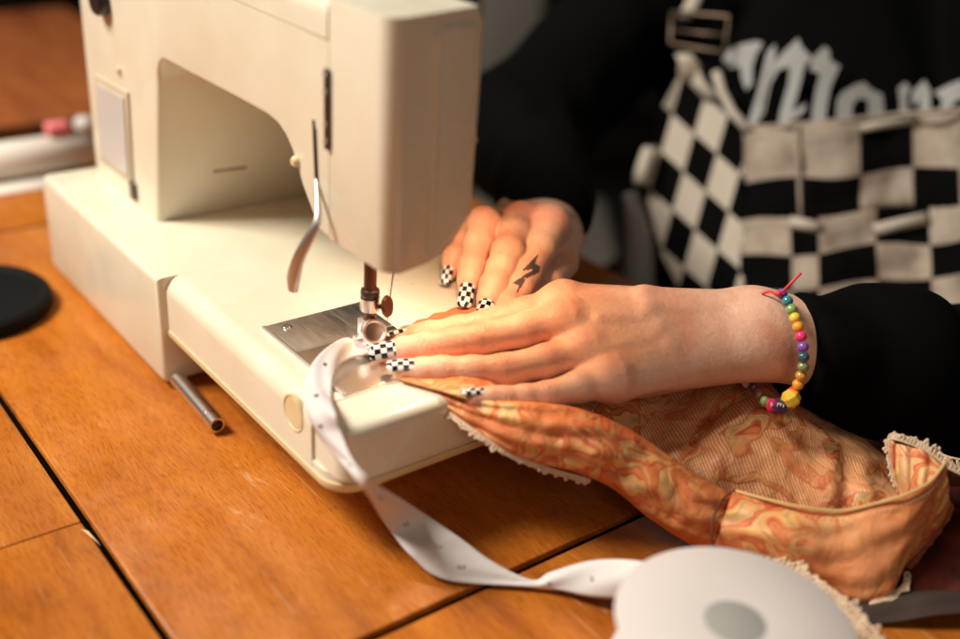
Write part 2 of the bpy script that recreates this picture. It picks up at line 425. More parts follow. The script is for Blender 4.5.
mp('thread_stud',lathe([(0,.0026),(.0018,.0024),(.0027,.0012),(.0028,0)],tuple(yp(296.5,161,-.0382)),(0,-1,0),n=24),yell)
# pillar details
mp('stitch_dial',lathe([(0,.007),(.0085,.007),(.0098,.0055),(.0102,0)],tuple(yp(104,-1,-.0382)),(0,-1,0)),black)
q=[yp(*p,-.0383) for p in ((96,74),(129,92),(134,184),(102,160))]
xs=[(v[0],v[2]) for v in q]
b=prism(xs,1,-.0396,-.0384); bevel_some(b,lambda e: all(v.co.y<-.0395 for v in e.verts),.0008,2); mp('panel_frame',b,plastic('panel frame',(.55,.46,.33),.5,.1))
def inset(ps,f): 
    c=(sum(p[0] for p in ps)/4,sum(p[1] for p in ps)/4); return [(c[0]+(p[0]-c[0])*f[0],c[1]+(p[1]-c[1])*f[1]) for p in ps]
b=prism(inset(xs,(.82,.84)),1,-.0405,-.0397); mp('panel_plate',b,plastic('pale panel',(.56,.54,.53),.4,.05))
b=box(*[v for v in (yp(134,184,-.038)[0]-.004,yp(134,184,-.038)[0]+.005)],-.0402,-.0384,.078,.0905,.0006,1); mp('panel_latch',b,darkmetal)
mp('latch_stud',lathe([(0,.002),(.002,.0018),(.0025,0)],tuple(yp(119,70,-.0384)),(0,-1,0),n=16),yell)
# faint slot on the inner face of the pillar
b=tube([xp(213,171.5,-.1806),xp(246,167,-.1806)],.0010,8); mp('pillar_slot',b,mat('slot brown',(.30,.20,.10),.6))
# chrome rod under the bed
rod0=np.array([-.1030,-.0650,.0072]); rod1=np.array([-.0450,-.0668,.0062])
b=tube([rod0,rod0+(rod1-rod0)*.80,rod0+(rod1-rod0)*.805,rod0+(rod1-rod0)*.86,rod0+(rod1-rod0)*.865,rod1],[.0046,.0046,.0041,.0041,.0047,.0047],24)
rod=mp('guide_rod',b,mat('worn chrome',(.78,.73,.68),.30,1))
o=obj('rod_socket',lathe([(0,.0003),(.0034,.0003),(.0034,-.0002)],tuple(rod1),tuple(rod1-rod0),n=20),black); o.parent=rod
# presser bar, clamp, foot, needle
bx,by=.0262,-.0118
mp('presser_bar',tube([(bx,by,.148),(bx,by,.0885)],.0033,20),bronze)
mp('bar_collar',lathe([(.0033,-.0022),(.0047,-.0018),(.0050,0),(.0047,.0018),(.0033,.0022)],(bx,by,.1055),n=24),darkmetal)
mp('clamp_collar',lathe([(.0033,-.0035),(.0050,-.0035),(.0050,.0035),(.0033,.0035)],(bx,by,.0995),n=24),chrome)
d_=unit(RIGHT*.9+TOCAM*.35)
mp('thumb_screw',lathe([(0,-.001),(.0014,-.001),(.0014,.0045),(.0052,.0048),(.0058,.0056),(.0052,.0068),(0,.0071)],(bx+d_[0]*.004,by+d_[1]*.004,.0985),tuple(d_),n=28),bronze)
def foot():
    b=box(bx-.0052,bx+.0030,by-.0045,by+.0042,.0805,.0905,.0009,2)
    box(bx-.0045,bx+.0120,by-.0075,by-.0018,.0778,.0795,.0006,2,b)
    box(bx-.0045,bx+.0120,by+.0018,by+.0075,.0778,.0795,.0006,2,b)
    box(bx-.0045,bx+.0005,by-.0075,by+.0075,.0778,.0812,.0006,2,b)
    return b
nickel=mat('satin nickel',(.90,.84,.79),.40,1)
mp('presser_foot',foot(),nickel)
cc=np.array([bx+.0062,by-.0015,.0862]); ax=unit(TOCAM*.8+RIGHT*.35+UP*.1)
mp('foot_ring',lathe([(.0048,.0012),(.0054,.0021),(.0062,.0022),(.0068,.0012),(.0068,-.0015),(.0048,-.0015),(.0048,.0012)],tuple(cc),tuple(ax),n=36),nickel)
mp('foot_screw',lathe([(0,-.0002),(.0030,.0001),(.0051,.0004),(.0053,-.001),(0,-.0012)],tuple(cc),tuple(ax),n=32),mat('screw with orange reflection',(.92,.60,.42),.33,1))  # orange reflection is put into the screw's metal colour
mp('needle',tube([at(397,249,.583),at(396.3,253,.583),at(391,290,.583),at(387.5,322,.583)],[.0011,.0008,.0005,.0002],10),chrome)
mp('thread_bit',tube(catmull([at(389,276,.580),at(388,300,.580),at(387,320,.580)],8),.00022,6),mat('thread',(.7,.5,.4),.6))
mp('lamp_bulb',lathe([(0,-.006),(.004,-.0045),(.005,0),(.004,.004),(0,.0045)],(.028,.018,.160),n=20),mat('glass bulb',(.9,.8,.6),.2))

# ================================================================== BODY (hands by signed distances)
def chainpts(L): return [at(*p) for p in L]
class Finger:
    def __init__(s,pts,rad,normals): s.p=[np.array(q) for q in pts]; s.r=rad; s.n=normals
def build_hand(fingers,wrist,extra,vox,tendons=(),kmax=.009):
    allp=np.array([q for f_ in fingers for q in f_.p]+[q for w in wrist for q in w[:2]]+[q for e in extra for q in e[:2]])
    G=SDF(allp.min(0)-.035,allp.max(0)+.035,vox)
    for a,b,r1,r2,kk in extra: G.cone(a,b,r1,r2,kk)
    for a,b,r1,r2,fl_ in wrist: G.cone(a,b,r1,r2,.012,fl_)
    for f_ in fingers:
        H=SDF(G.lo,G.lo,vox); H.n=G.n; H.D=np.full(G.n,.05,np.float32)
        m=len(f_.p)
        for i in range(m-1):   # slim between the joints, fuller at them
            a,b=f_.p[i],f_.p[i+1]; c=(a+b)/2; ra,rb=f_.r[i],f_.r[i+1]; rc=(ra+rb)/2*(.955 if i>0 else 1.0)
            H.cone(a,c,ra,rc,.0035); H.cone(c,b,rc,rb,.0035)
        lo=np.min(f_.p,0)-.02; hi=np.max(f_.p,0)+.02
        a_=np.maximum(np.floor((lo-G.lo)/vox).astype(int),0); b_=np.minimum(np.ceil((hi-G.lo)/vox).astype(int),G.n)
        sl=tuple(slice(i,j) for i,j in zip(a_,b_))
        # blend more strongly near the knuckle, hardly at all along the free finger
        g=np.meshgrid(*[G.lo[i]+vox*np.arange(a_[i],b_[i],dtype=np.float32) for i in range(3)],indexing='ij')
        mc=f_.p[-1]; L=np.linalg.norm(f_.p[-2]-mc)
        dist=np.sqrt(sum((g[i]-mc[i])**2 for i in range(3)))
        kk=np.clip(kmax*(1-(dist-L*.12)/(L*.55)),.0007,kmax).astype(np.float32)
        G.join(sl,H.D[sl],kk)
    for a,b,r,kk in tendons: G.cone(a,b,r,r*.8,kk)
    P,Q=G.mesh(3); return P,Q
def wrinkle(P,Q,fingers,amp=.00038):
    N=vnormals(P,Q)
    for f_ in fingers:
        for ji in (1,2):
            c=f_.p[ji]; ax=unit(f_.p[ji+1]-f_.p[ji-1]); v=P-c; t=v@ax; rad=np.linalg.norm(v-np.outer(t,ax),axis=1)
            side=(N@f_.n); w=np.exp(-(t/.0042)**2)*np.clip(side*1.6,0,1)*(rad<f_.r[ji]*1.7)
            A=amp*(1.0 if ji==2 else .55)
            ph=rng.random()*6; la=v@unit(np.cross(ax,f_.n)); br=.6+.4*np.sin(la*900+ph)*np.sin(la*400+ph*2)
            wob=.0006*np.sin(la*700+ph)+.0009*np.abs(la)/.006*np.sign(t)
            P+= N*(A*w*br*(np.cos((t+wob)*2*PI/(.0021+.0003*rng.random())+ph*.2)-.2))[:,None]
            # soft flexion dimple rows
    return P
FN=unit(TOCAM*.75+UP*.66)
# left hand of the sitter: (tip, DIP, PIP, MCP)
lf=[Finger(chainpts([(401,341,.574),(430,335,.578),(487,325,.584),(563,303,.590)]),[.0058,.0070,.0082,.0100],unit(TOCAM*.5+UP*.86)),
    Finger(chainpts([(386,353,.561),(424,347,.563),(480,339,.566),(566,322,.575)]),[.0058,.0071,.0084,.0098],FN),
    Finger(chainpts([(404,371,.548),(441,370,.550),(503,370.5,.555),(588,352,.566)]),[.0057,.0068,.0081,.0098],unit(TOCAM*.6+UP*.8)),
    Finger(chainpts([(474,398,.533),(503,398,.538),(545,395.5,.545),(612,378,.557)]),[.0047,.0056,.0066,.0098],unit(TOCAM*.5+UP*.86))]
W1=at(752,320,.592); W2=at(752,346,.583); WE1=at(860,340,.612); WE2=at(860,362,.606)
ND=unit(TOCAM*.8+UP*.6)
lw=[(f_.p[-1],w,r,r2,(ND,1.15)) for f_,w,r,r2 in zip(lf,(W1,W1*.66+W2*.34,W1*.34+W2*.66,W2),(.0118,.0118,.0115,.0112),(.0150,.0162,.0162,.0145))]
lw+=[(W1,WE1,.0150,.019,(ND,1.05)),(W2,WE2,.0150,.019,(ND,1.05)),((W1+W2)/2,(WE1+WE2)/2,.0178,.021,None)]
le=[(lf[0].p[-1]-ND*.006,lf[3].p[-1]-ND*.004,.0090,.0085,.008),
    (at(700,345,.612),at(625,350,.607),.015,.011,.010),(at(625,350,.607),at(560,356,.590),.0105,.0085,.004),(at(560,356,.590),at(515,360,.578),.0085,.0065,.004),
    (at(640,374,.583),at(712,358,.588),.013,.014,.010)]
tend=[]
for f_,wx in zip(lf,((722,311),(724,322),(722,333),(716,343))):
    a=f_.p[-1]+ND*f_.r[-1]*.15; b=at(wx[0],wx[1],.588)+ND*.0070; m_=a*.50+b*.50+ND*.0052; tend+=[(a,m_,.0046,.0050),(m_,b,.0050,.0060)]
    m_=a*.42+b*.58+ND*.0022; tend+=[(a,m_,.0032,.0026),(m_,b,.0026,.0035)]
for f_ in lf: tend.append((f_.p[-1]+ND*.0012,f_.p[-1]+ND*.0018+(f_.p[-2]-f_.p[-1])*.06,f_.r[-1]*.93,.006))
# superficial veins and the ulnar head
def vein(pts,r,dr=.0147):
    V=[at(*p)+ND*dr for p in pts]; return [(a,b,r,.0045) for a,b in zip(V,V[1:])]
tend+=vein([(598,332,.576),(640,333,.579),(680,326,.584),(715,324,.587)],.0019,.0116)+vein([(605,362,.567),(650,352,.573),(690,349,.578),(730,340,.582)],.0018,.0116)
tend.append((at(738,352,.582)+ND*.006,at(746,350,.582)+ND*.006,.008,.010))
LP,LQ=build_hand(lf,lw,le,.00072,tend)
LP=wrinkle(LP,LQ,lf)
# right hand, fingers bent down on to the bed behind the head
rf=[Finger(chainpts([(450,272,.648),(454,255,.652),(462,226,.668),(478,226,.700)]),[.0048,.0064,.0078,.0088],unit(TOCAM*.8-RIGHT*.3+UP*.4)),
    Finger(chainpts([(467,293,.617),(472,266,.626),(484,223,.648),(500,226,.700)]),[.0052,.0078,.0098,.0085],unit(TOCAM*.8+UP*.5)),
    Finger(chainpts([(486,309,.597),(494,286,.606),(508,252,.624),(521,219,.660)]),[.0054,.0078,.0092,.0106],unit(TOCAM*.8+UP*.5)),
    Finger(chainpts([(499,326,.594),(511,306,.600),(526,276,.620),(551,224,.655)]),[.0060,.0076,.0090,.0112],unit(TOCAM*.8+UP*.4+RIGHT*.3))]
RW1=at(522,225,.745); RW2=at(556,228,.735); RE1=at(525,190,.82); RE2=at(550,190,.82)
rw=[(f_.p[-1],w,r,.018,None) for f_,w,r in zip(rf,(RW1,RW1*.66+RW2*.34,RW1*.34+RW2*.66,RW2),(.0085,.0088,.0100,.0104))]
rw+=[(RW1,RE1,.018,.024,None),(RW2,RE2,.018,.024,None)]
re=[(rf[0].p[-1]-TOCAM*.008,rf[3].p[-1]-TOCAM*.008,.0075,.0080,.006),(at(560,245,.700),at(560,262,.665),.0135,.0105,.01),(at(560,262,.665),at(548,284,.638),.0100,.0088,.005),(at(548,284,.638),at(530,300,.618),.0088,.0070,.004)]
RP,RQ=build_hand(rf,rw,re,.00072,[],.0045)
# hidden trunk and arms
LEl=at(1075,372,.74); LSh=at(1010,-190,1.02); REl=at(520,132,.95); RSh=at(770,-130,1.07)
T0=at(822,430,.995); T1=at(812,-160,1.10)
B=SDF(np.min([T0,T1,LEl,LSh,REl,RSh,W1,RW1],0)-.2,np.max([T0,T1,LEl,LSh,REl,RSh,W1,RW1],0)+.2,.006)
B.cone((WE1+WE2)/2,LEl,.024,.036,.01);B.cone(LEl,LSh,.036,.045,.02)
B.cone((RE1+RE2)/2,REl,.024,.036,.01);B.cone(REl,RSh,.036,.045,.02)
B.cone(T0,T1,.105,.11,.03);B.cone(RSh,LSh,.05,.05,.03);BP,BQ=B.mesh(2)

def skin_mat():
    m=mat('warm skin',(.60,.32,.21),.42,spec=.5); k=NT(m); o=k.obj()
    blot=k.noise(o,38,4,.6); c=k.ramp(blot,[(.3,(.86,.56,.41)),(.52,(.84,.49,.345)),(.72,(.77,.36,.24))])
    fine=k.noise(o,420,3); c=k.mix(.25,c,k.ramp(fine,[(.35,(.82,.70,.64)),(.6,(1,1,1))]),'MULTIPLY')
    at_=k.n('ShaderNodeAttribute',attribute_name='flush'); c=k.mix(at_.outputs['Fac'],c,(.62,.15,.085))
    tt=k.n('ShaderNodeAttribute',attribute_name='ink'); c=k.mix(k.math('MULTIPLY',tt.outputs['Fac'],.93),c,(.030,.034,.045)); k.col(c)
    b=k.b; b.inputs['Subsurface Weight'].default_value=.13; b.inputs['Subsurface Radius'].default_value=(1,.34,.18); b.inputs['Subsurface Scale'].default_value=.006
    v=k.n('ShaderNodeTexVoronoi',feature='DISTANCE_TO_EDGE'); v.inputs['Scale'].default_value=900; k.l(k.mapping(o,scale=(1,1.4,1)),v.inputs['Vector'])
    bp=k.bump(v.outputs['Distance'],.5,.0006); bp=k.bump(k.noise(o,260,4,.65),.45,.0008,bp); k.bump(k.noise(k.mapping(o,scale=(1,1,1)),80,4,.6,.8),.16,.0020,bp); return m
me=pq_mesh('body',[(LP,LQ),(RP,RQ),(BP,BQ)])
person=thing('person',(-.07,.50,-.4),'person in black hoodie and checkered overalls guiding cloth with both hands','person')
body=adopt(person,link('body',me,skin_mat()))
# flush colour over the knuckles and finger ends; the inked bolt on the finger
V=np.empty(len(me.vertices)*3); me.vertices.foreach_get('co',V); V=V.reshape(-1,3)
fl_=np.zeros(len(V))
for f_,js in [(f_,((0,.007,.35),(2,.006,.30),(3,.010,.38))) for f_ in lf]+[(f_,((0,.008,.45),(1,.012,.35),(2,.009,.5),(3,.010,.45))) for f_ in rf]:
    for ji,s_,a_ in js: fl_=np.maximum(fl_,a_*np.exp(-((np.linalg.norm(V-(f_.p[ji]+f_.n*f_.r[ji]*.7),axis=1))/s_)**2))
a=me.attributes.new('flush','FLOAT','POINT'); a.data.foreach_set('value',fl_.astype(np.float32))
def project(V):
    v=(V-C0)@R; return 480+F*v[:,0]/v[:,2],320+F*v[:,1]/v[:,2],v[:,2]
def inpoly(x,y,poly):
    ins=np.zeros(len(x),bool); n=len(poly)
    for i in range(n):
        x1,y1=poly[i];x2,y2=poly[(i+1)%n]
        c=((y1>y)!=(y2>y))&(x<(x2-x1)*(y-y1)/((y2-y1)+1e-9)+x1); ins^=c
    return ins
# ink is a surface mark: bolt outlines in camera view pick the skin vertices
fi=rf[3]; o3=(fi.p[2]+fi.p[3])/2*1.0; ax3=unit(fi.p[2]-fi.p[3]); sd3=unit(np.cross(ax3,fi.n)); up3=np.cross(sd3,ax3)
v=V-(fi.p[2]*.62+fi.p[3]*.38); tx=(v@sd3)*1000/1.55; ty=(v@ax3)*1000/1.45; tn=(v@up3)
bolts=[[(430+x/4.56,190+y/4.56) for x,y in q] for q in ([(496,288),(418,368),(472,362)],[(462,326),(504,350),(498,376),(438,404),(428,388),(474,362)],[(442,382),(372,424),(408,436)],[(410,410),(440,402),(392,480)])]
PX,PY,PZ=project(V); ink=(np.logical_or.reduce([inpoly(PX,PY,q) for q in bolts])&(np.linalg.norm(V-(fi.p[2]+fi.p[3])/2,axis=1)<.055)&(PZ<.665)).astype(np.float32)
a=me.attributes.new('ink','FLOAT','POINT'); a.data.foreach_set('value',ink)

# nails
nailm=mat('checkered nail polish',(.9,.9,.9),.12,coat=1,coatrough=.03); k=NT(nailm)
ck=k.n('ShaderNodeTexChecker'); ck.inputs['Scale'].default_value=1; ck.inputs['Color1'].default_value=(.80,.79,.80,1); ck.inputs['Color2'].default_value=(.008,.008,.010,1)
k.l(k.uv(),ck.inputs['Vector']); k.col(ck.outputs['Color'])
def nail(tip_c,ax,nrm,L,W,rc,cells=(5,3),lift=0.0,name='fingernail',off=(0,0)):
    """ax points towards the free end"""
    ax=unit(ax); nrm=unit(nrm-ax*(np.dot(nrm,ax))); sd=np.cross(ax,nrm); nu,nv=26,17
    def surf(u,v,h):
        s=(v-.5)*2; ang=s*(W/2/rc); taper=1-.10*max(0,u-.75)*4*.6
        e=max(0,(abs(u-.5)-.32)/.18); shp=math.sqrt(max(0,1-e*e*.75)) if e<1.155 else 0
        x=math.sin(ang*shp*taper)*rc; z=math.cos(ang*shp*taper)*rc-rc
        lon=(u-.5)*L; z2=-(((u-.35)**2))*L*.16
        return tip_c+ax*lon+sd*x+nrm*(z+z2+h+lift)
    me=bpy.data.meshes.new(name); vs=[];uvv=[]
    for i in range(nu):
        for j in range(nv):
            u,v_=i/(nu-1),j/(nv-1); edge=min(v_,1-v_,u*.8,(1-u)*.8)
            vs.append(tuple(surf(u,v_,.00045*min(1,edge/.06)))); uvv.append((u*cells[0]+.001+off[0],v_*cells[1]+.001+off[1]))
    fs=[(i*nv+j,(i+1)*nv+j,(i+1)*nv+j+1,i*nv+j+1) for i in range(nu-1) for j in range(nv-1)]
    me.from_pydata(vs,[],fs); ul=me.uv_layers.new(name='UVMap')
    for p in me.polygons:
        for li in p.loop_indices: ul.data[li].uv=uvv[me.loops[li].vertex_index]
    o=link(name,me,nailm); md=o.modifiers.new('t','SOLIDIFY'); md.thickness=.0006; md.offset=-1
    adopt(person,o); bm=bmesh.new(); bm.from_mesh(me); bmesh.ops.recalc_face_normals(bm,faces=bm.faces[:])
    bm.to_mesh(me); bm.free()
    # make sure the outer side faces along nrm
    if np.dot(np.array(me.polygons[len(me.polygons)//2].normal),nrm)<0: me.flip_normals()
    return o
def nail_on(f_,nrm,L,W,fwd,rc=None,cells=(5,3),off=(0,0),lift=0):
    ax=unit(f_.p[0]-f_.p[1]); n_=unit(nrm-ax*np.dot(nrm,ax)); rc=rc or f_.r[0]*1.02
    return nail(f_.p[0]+ax*fwd+n_*(f_.r[0]+.0004),ax,nrm,L,W,rc,cells,lift,off=off)
nail_on(lf[0],unit(UP*.97-TOCAM*.05),.0150,.0100,.0010,cells=(6,4))
nail_on(lf[1],unit(TOCAM*.90+UP*.42),.0158,.0108,.0010,cells=(5,4))
nail_on(lf[2],unit(TOCAM*.62+UP*.78),.0165,.0100,.0005,cells=(6,4))
nail_on(lf[3],unit(TOCAM*.42+UP*.9),.0140,.0080,.0006,cells=(6,4))
nail_on(rf[0],unit(TOCAM*.85+UP*.1-RIGHT*.4),.0150,.0090,.0024,cells=(5,4))
nail_on(rf[1],unit(TOCAM*.92+UP*.3),.0185,.0108,.0024,cells=(6,4))
nail_on(rf[2],unit(TOCAM*.80+UP*.5),.0145,.0108,.0030,cells=(5,4))

# ------------------------------------------------------------------ clothes
def cloth_black():
    m=mat('black jersey',(.0019,.0019,.0020),.9,spec=.05); k=NT(m)
    k.bump(k.noise(k.obj(),900,2),.2,.0006); return m
jersey=cloth_black()
allp=np.array([T0,T1,LEl,LSh,REl,RSh,W1,RW1])
H=SDF(allp.min(0)-.21,allp.max(0)+.21,.0042)
H.cone(T0,T1,.140,.150,.03)
H.cone(RSh,LSh,.075,.075,.05)
cufL=at(799,350,.588); cufR=at(550,212,.735)
S1=at(884,364,.617); S2=at(960,380,.665)
H.cone(at(770,345,.586),S1,.0275,.0395,.012);H.cone(S1,S2,.0400,.0430,.012);H.cone(S2,LEl,.043,.050,.02);H.cone(LEl,LSh,.052,.065,.04)
H.cone(at(884,362,.617),at(890,364,.620),.0440,.0440,.003)
H.cone(cufR,REl,.030,.050,.02);H.cone(REl,RSh,.050,.072,.04)
# cuff openings
nL=unit(at(800,349,.588)-at(884,352,.605))
sl,g=H.sub(cufL-.06,cufL+.06)
pl_=cufL+nL*.0; dd=sum((g[i]-pl_[i])*nL[i] for i in range(3)); near=sum((g[i]-cufL[i])**2 for i in range(3))<.055**2
H.D[sl]=np.where(near,np.maximum(H.D[sl],dd),H.D[sl])
# fold noise
gx=np.meshgrid(*[H.lo[i]+H.v*np.arange(H.n[i],dtype=np.float32) for i in range(3)],indexing='ij')
H.D+= (.0030*np.sin(gx[0]*62+gx[2]*38+1.7*np.sin(gx[1]*45))*np.sin(gx[1]*52-gx[2]*30+1.3*np.sin(gx[0]*40))).astype(np.float32)
HP,HQ=H.mesh(2); del gx
hood=adopt(person,link('hoodie',pq_mesh('hoodie',[(HP,HQ)]),jersey))
bvh=BVHTree.FromPolygons([Vector(p) for p in HP],[tuple(int(i) for i in q) for q in HQ])
def onto(px,py,off,maxd=1.15,default=.93,mind=.70):
    d=Vector(ray(px,py)).normalized(); o=Vector(C0)+d*mind
    hit=bvh.ray_cast(o,d,2)
    if hit[0] is None or (hit[0]-Vector(C0)).length>maxd: return at(px,py,default)-ray(px,py)*0+TOCAM*off*0
    return np.array(hit[0])+TOCAM*off
# torso depth field for the bib (smooth quadratic fit of the hoodie front)
S=[];D_=[]
for px in range(650,960,15):
    for py in range(0,290,15):
        p=onto(px,py,0); S.append((px,py)); D_.append(float((p-C0)@R[:,2]))
S=np.array(S,float);D_=np.array(D_); u=(S[:,0]-800)/150; w=(S[:,1]-150)/150
A=np.stack([np.ones_like(u),u,w,u*u,u*w,w*w,u**4],1); cf=np.linalg.lstsq(A,D_,rcond=None)[0]
def dfield(px,py):
    u=(px-800)/150;w=(py-150)/150; return float(np.dot(cf,[1,u,w,u*u,u*w,w*w,u**4]))
worst=max(dfield(a,b)-d for (a,b),d in zip(S,D_)); OFF=min(max(worst,0),.02)+.003
def front(px,py,off=0): return at(px,py,dfield(px,py)-OFF-off)
# printed lettering on the hoodie
white_print=mat('off white print',(.29,.29,.285),.8)
glyphs=[  # strokes in photo survey pixels on the chest
 [(722,60),(730,48),(742,44),(756,41),(763,43),(756,54),(752,66),(752,84),(746,90),(742,80),(740,66),(730,68)],
 [(767,52),(775,44),(775,56),(768,76),(762,100),(760,118),(753,128),(748,122),(756,98),(762,74)],
 [(783,52),(798,38),(801,46),(812,58),(804,66),(800,84),(792,112),(788,134),(776,138),(780,112),(788,84),(790,66),(778,70),(770,84),(764,112),(761,118),(768,82),(774,62)],
 [(812,58),(824,46),(829,50),(830,60),(840,66),(836,74),(830,88),(826,110),(824,136),(812,137),(812,112),(816,88),(820,74),(810,70)],
 [(792,112),(806,103),(804,111),(792,121)],
 [(842,92),(856,84),(864,82),(872,90),(882,94),(884,112),(880,134),(868,136),(868,112),(868,100),(858,98),(852,106),(852,134),(840,138),(836,116),(837,100)],
 [(898,88),(905,82),(910,88),(906,98),(908,118),(898,124),(900,104)],
 [(912,92),(924,80),(930,90),(930,112),(920,118),(920,100),(912,106)],
 [(934,92),(950,84),(960,80),(976,82),(976,98),(966,98),(956,100),(950,108),(940,114),(942,100)]]
b=bmesh.new()
for gl in glyphs:
    base=[front(x,y,.0008) for x,y in gl]; fr=[p+TOCAM*.0006 for p in base]
    A=[b.verts.new(tuple(p)) for p in base]; Bv=[b.verts.new(tuple(p)) for p in fr]
    b.faces.new(Bv); n=len(A)
    for i in range(n): b.faces.new([A[i],A[(i+1)%n],Bv[(i+1)%n],Bv[i]])
bmesh.ops.recalc_face_normals(b,faces=b.faces[:]); bmesh.ops.triangulate(b,faces=b.faces[:])
lt=obj('printed_lettering',b,white_print,None,False); adopt(person,lt)
wcl2=mat('pale twill',(.42,.37,.31),.85,spec=.2)
# chequered overalls: the bib is cut from squares
wcl=mat('off white twill',(.28,.23,.185),.85,spec=.2); bcl=mat('black twill',(.0024,.0022,.0022),.95,spec=.05)
for m_ in (wcl,):
    k=NT(m_); o=k.obj(); k.col(k.ramp(k.noise(o,26,4,.6),[(.35,(.22,.165,.125)),(.6,(.33,.275,.225))])); k.bump(k.noise(k.mapping(o,scale=(1,1,2.4)),60,4),.5,.003)
over=thing('x',(0,0,0),'x','x'); bpy.data.objects.remove(over)
colsA=[745,797,858,911,960,1012]; colsB=[742,791,817,873,928,982]; rows=[130,184,222,258,293,328,362]
pat=['WWKWW','KKWKW','WKWKW','KWKWK','WKWKW','KWKWK']
def warp(x,y): 
    yy=y-.085*(x-745)+ (0 if y>140 else 0); return x+ .03*(y-130)*((x-745)/200), yy+ (3*math.sin(x*.05+y*.02))
b=bmesh.new(); n=6
for r_ in range(6):
    cols=colsA if r_<2 else colsB
    for c_ in range(5):
        m_=0 if pat[r_][c_]=='W' else 1
        vv=[[None]*(n+1) for _ in range(n+1)]
        for i in range(n+1):
            for j in range(n+1):
                x=cols[c_]+(cols[c_+1]-cols[c_])*i/n; y=rows[r_]+(rows[r_+1]-rows[r_])*j/n; x,y2=warp(x,y)
                off=.007+.0034*math.sin(x*.07+y2*.045)*math.sin(y2*.09-x*.02)+.0012*math.sin(x*.21+1.3*math.sin(y2*.1))
                vv[i][j]=b.verts.new(tuple(front(x,y2,off)))
        for i in range(n):
            for j in range(n):
                f_=b.faces.new([vv[i][j],vv[i][j+1],vv[i+1][j+1],vv[i+1][j]]); f_.material_index=m_
bmesh.ops.remove_doubles(b,verts=b.verts[:],dist=1e-5); bmesh.ops.recalc_face_normals(b,faces=b.faces[:])
bib=obj('overalls_bib',b,[wcl,bcl]); md=bib.modifiers.new('t','SOLIDIFY'); md.thickness=.0022; adopt(person,bib)
def seam(name,pts,r,m,off=.012,parent=None):
    o=obj(name,tube([front(x,y,off) for x,y in pts],r,8),m); adopt(person,o); return o
seam('bib_hem',[(744,128),(790,126),(850,120),(905,114),(975,108)],.0022,wcl,.009)
seam('pocket_seam',[(797,126),(799,170),(801,225)],.0018,wcl,.0105)
seam('pocket_flap_trim',[(790,222),(805,225),(820,228)],.0050,wcl2,.012)
seam('pocket_flap_trim',[(875,230),(900,224),(926,218)],.0050,wcl2,.012)
seam('bib_tab',[(862,128),(885,124),(912,120)],.0036,wcl2,.011)
# slanted side panel: squares turned on their corner
b=bmesh.new()
org=np.array([683.,76.]); e1=np.array([23,20.]); e2=np.array([-11,38.])
poly=[(684,70),(702,82),(722,118),(745,132),(744,330),(700,330),(664,285),(648,235),(640,190),(658,140),(668,100)]
for i in range(-7,9):
    for j in range(-7,9):
        c=org+e1*i+e2*j; quad=[c,c+e1,c+e1+e2,c+e2]
        # clip the square to the panel outline (convex-ish clip by the outline's bounding half-planes)
        def clip(poly_s,clipper):
            out=[tuple(p) for p in poly_s]
            for a in range(len(clipper)):
                A_,B_=clipper[a],clipper[(a+1)%len(clipper)]; inp=out; out=[]
                if not inp: break
                def side(p): return (B_[0]-A_[0])*(p[1]-A_[1])-(B_[1]-A_[1])*(p[0]-A_[0])
                for k_ in range(len(inp)):
                    P_,Q_=inp[k_],inp[(k_+1)%len(inp)]; sp,sq=side(P_),side(Q_)
                    if sp>=0: out.append(P_)
                    if (sp>=0)!=(sq>=0):
                        t=sp/(sp-sq); out.append((P_[0]+(Q_[0]-P_[0])*t,P_[1]+(Q_[1]-P_[1])*t))
            return out
        q=clip(quad,[(684,66),(724,100),(744.5,130),(744.5,330),(705,335),(662,255),(646,195),(658,115)])
        if len(q)>=3:
            try: f_=b.faces.new([b.verts.new(tuple(front(x,y,.0075+.0025*math.sin(x*.09+y*.05)))) for x,y in q]); f_.material_index=(i+j+1)%2
            except ValueError: pass
bmesh.ops.remove_doubles(b,verts=b.verts[:],dist=2e-4); bmesh.ops.recalc_face_normals(b,faces=b.faces[:])
sp=obj('overalls_side',b,[wcl2,bcl],None,False); md=sp.modifiers.new('t','SOLIDIFY'); md.thickness=.002; adopt(person,sp)
seam('side_binding',[(716,72),(722,92),(732,112),(748,130)],.0040,wcl2,.011)
seam('side_tab',[(650,150),(646,160),(642,172),(641,184)],.0065,wcl2,.012)
# strap, button and wire buckle
G=[[front(x+dx,y,.010) for dx in (-7,0,7)] for x,y in ((706,-40),(700,-15),(692,5),(683,20))]
st=grid_mesh('strap',G,wcl2,None,.003); adopt(person,st)
G=[[front(x+dx,y,.014) for dx in (-8,0,8)] for x,y in ((684,54),(690,68),(697,82),(712,98))]
st=grid_mesh('strap_tab',G,wcl2,None,.004); adopt(person,st)
bz=mat('brass wire',(.16,.115,.08),.45,.8)
seam('buckle',[(672,12),(700,14),(729,16),(727,34),(724,52),(696,48),(670,43),(672,12)],.0016,bz,.016)
seam('buckle',[(671,30),(700,33),(727,35)],.0014,bz,.016)
adopt(person,obj('button',lathe([(0,.004),(.006,.0035),(.010,.001),(.010,-.001)],tuple(front(690,70,.016)),tuple(TOCAM),n=24),wcl))
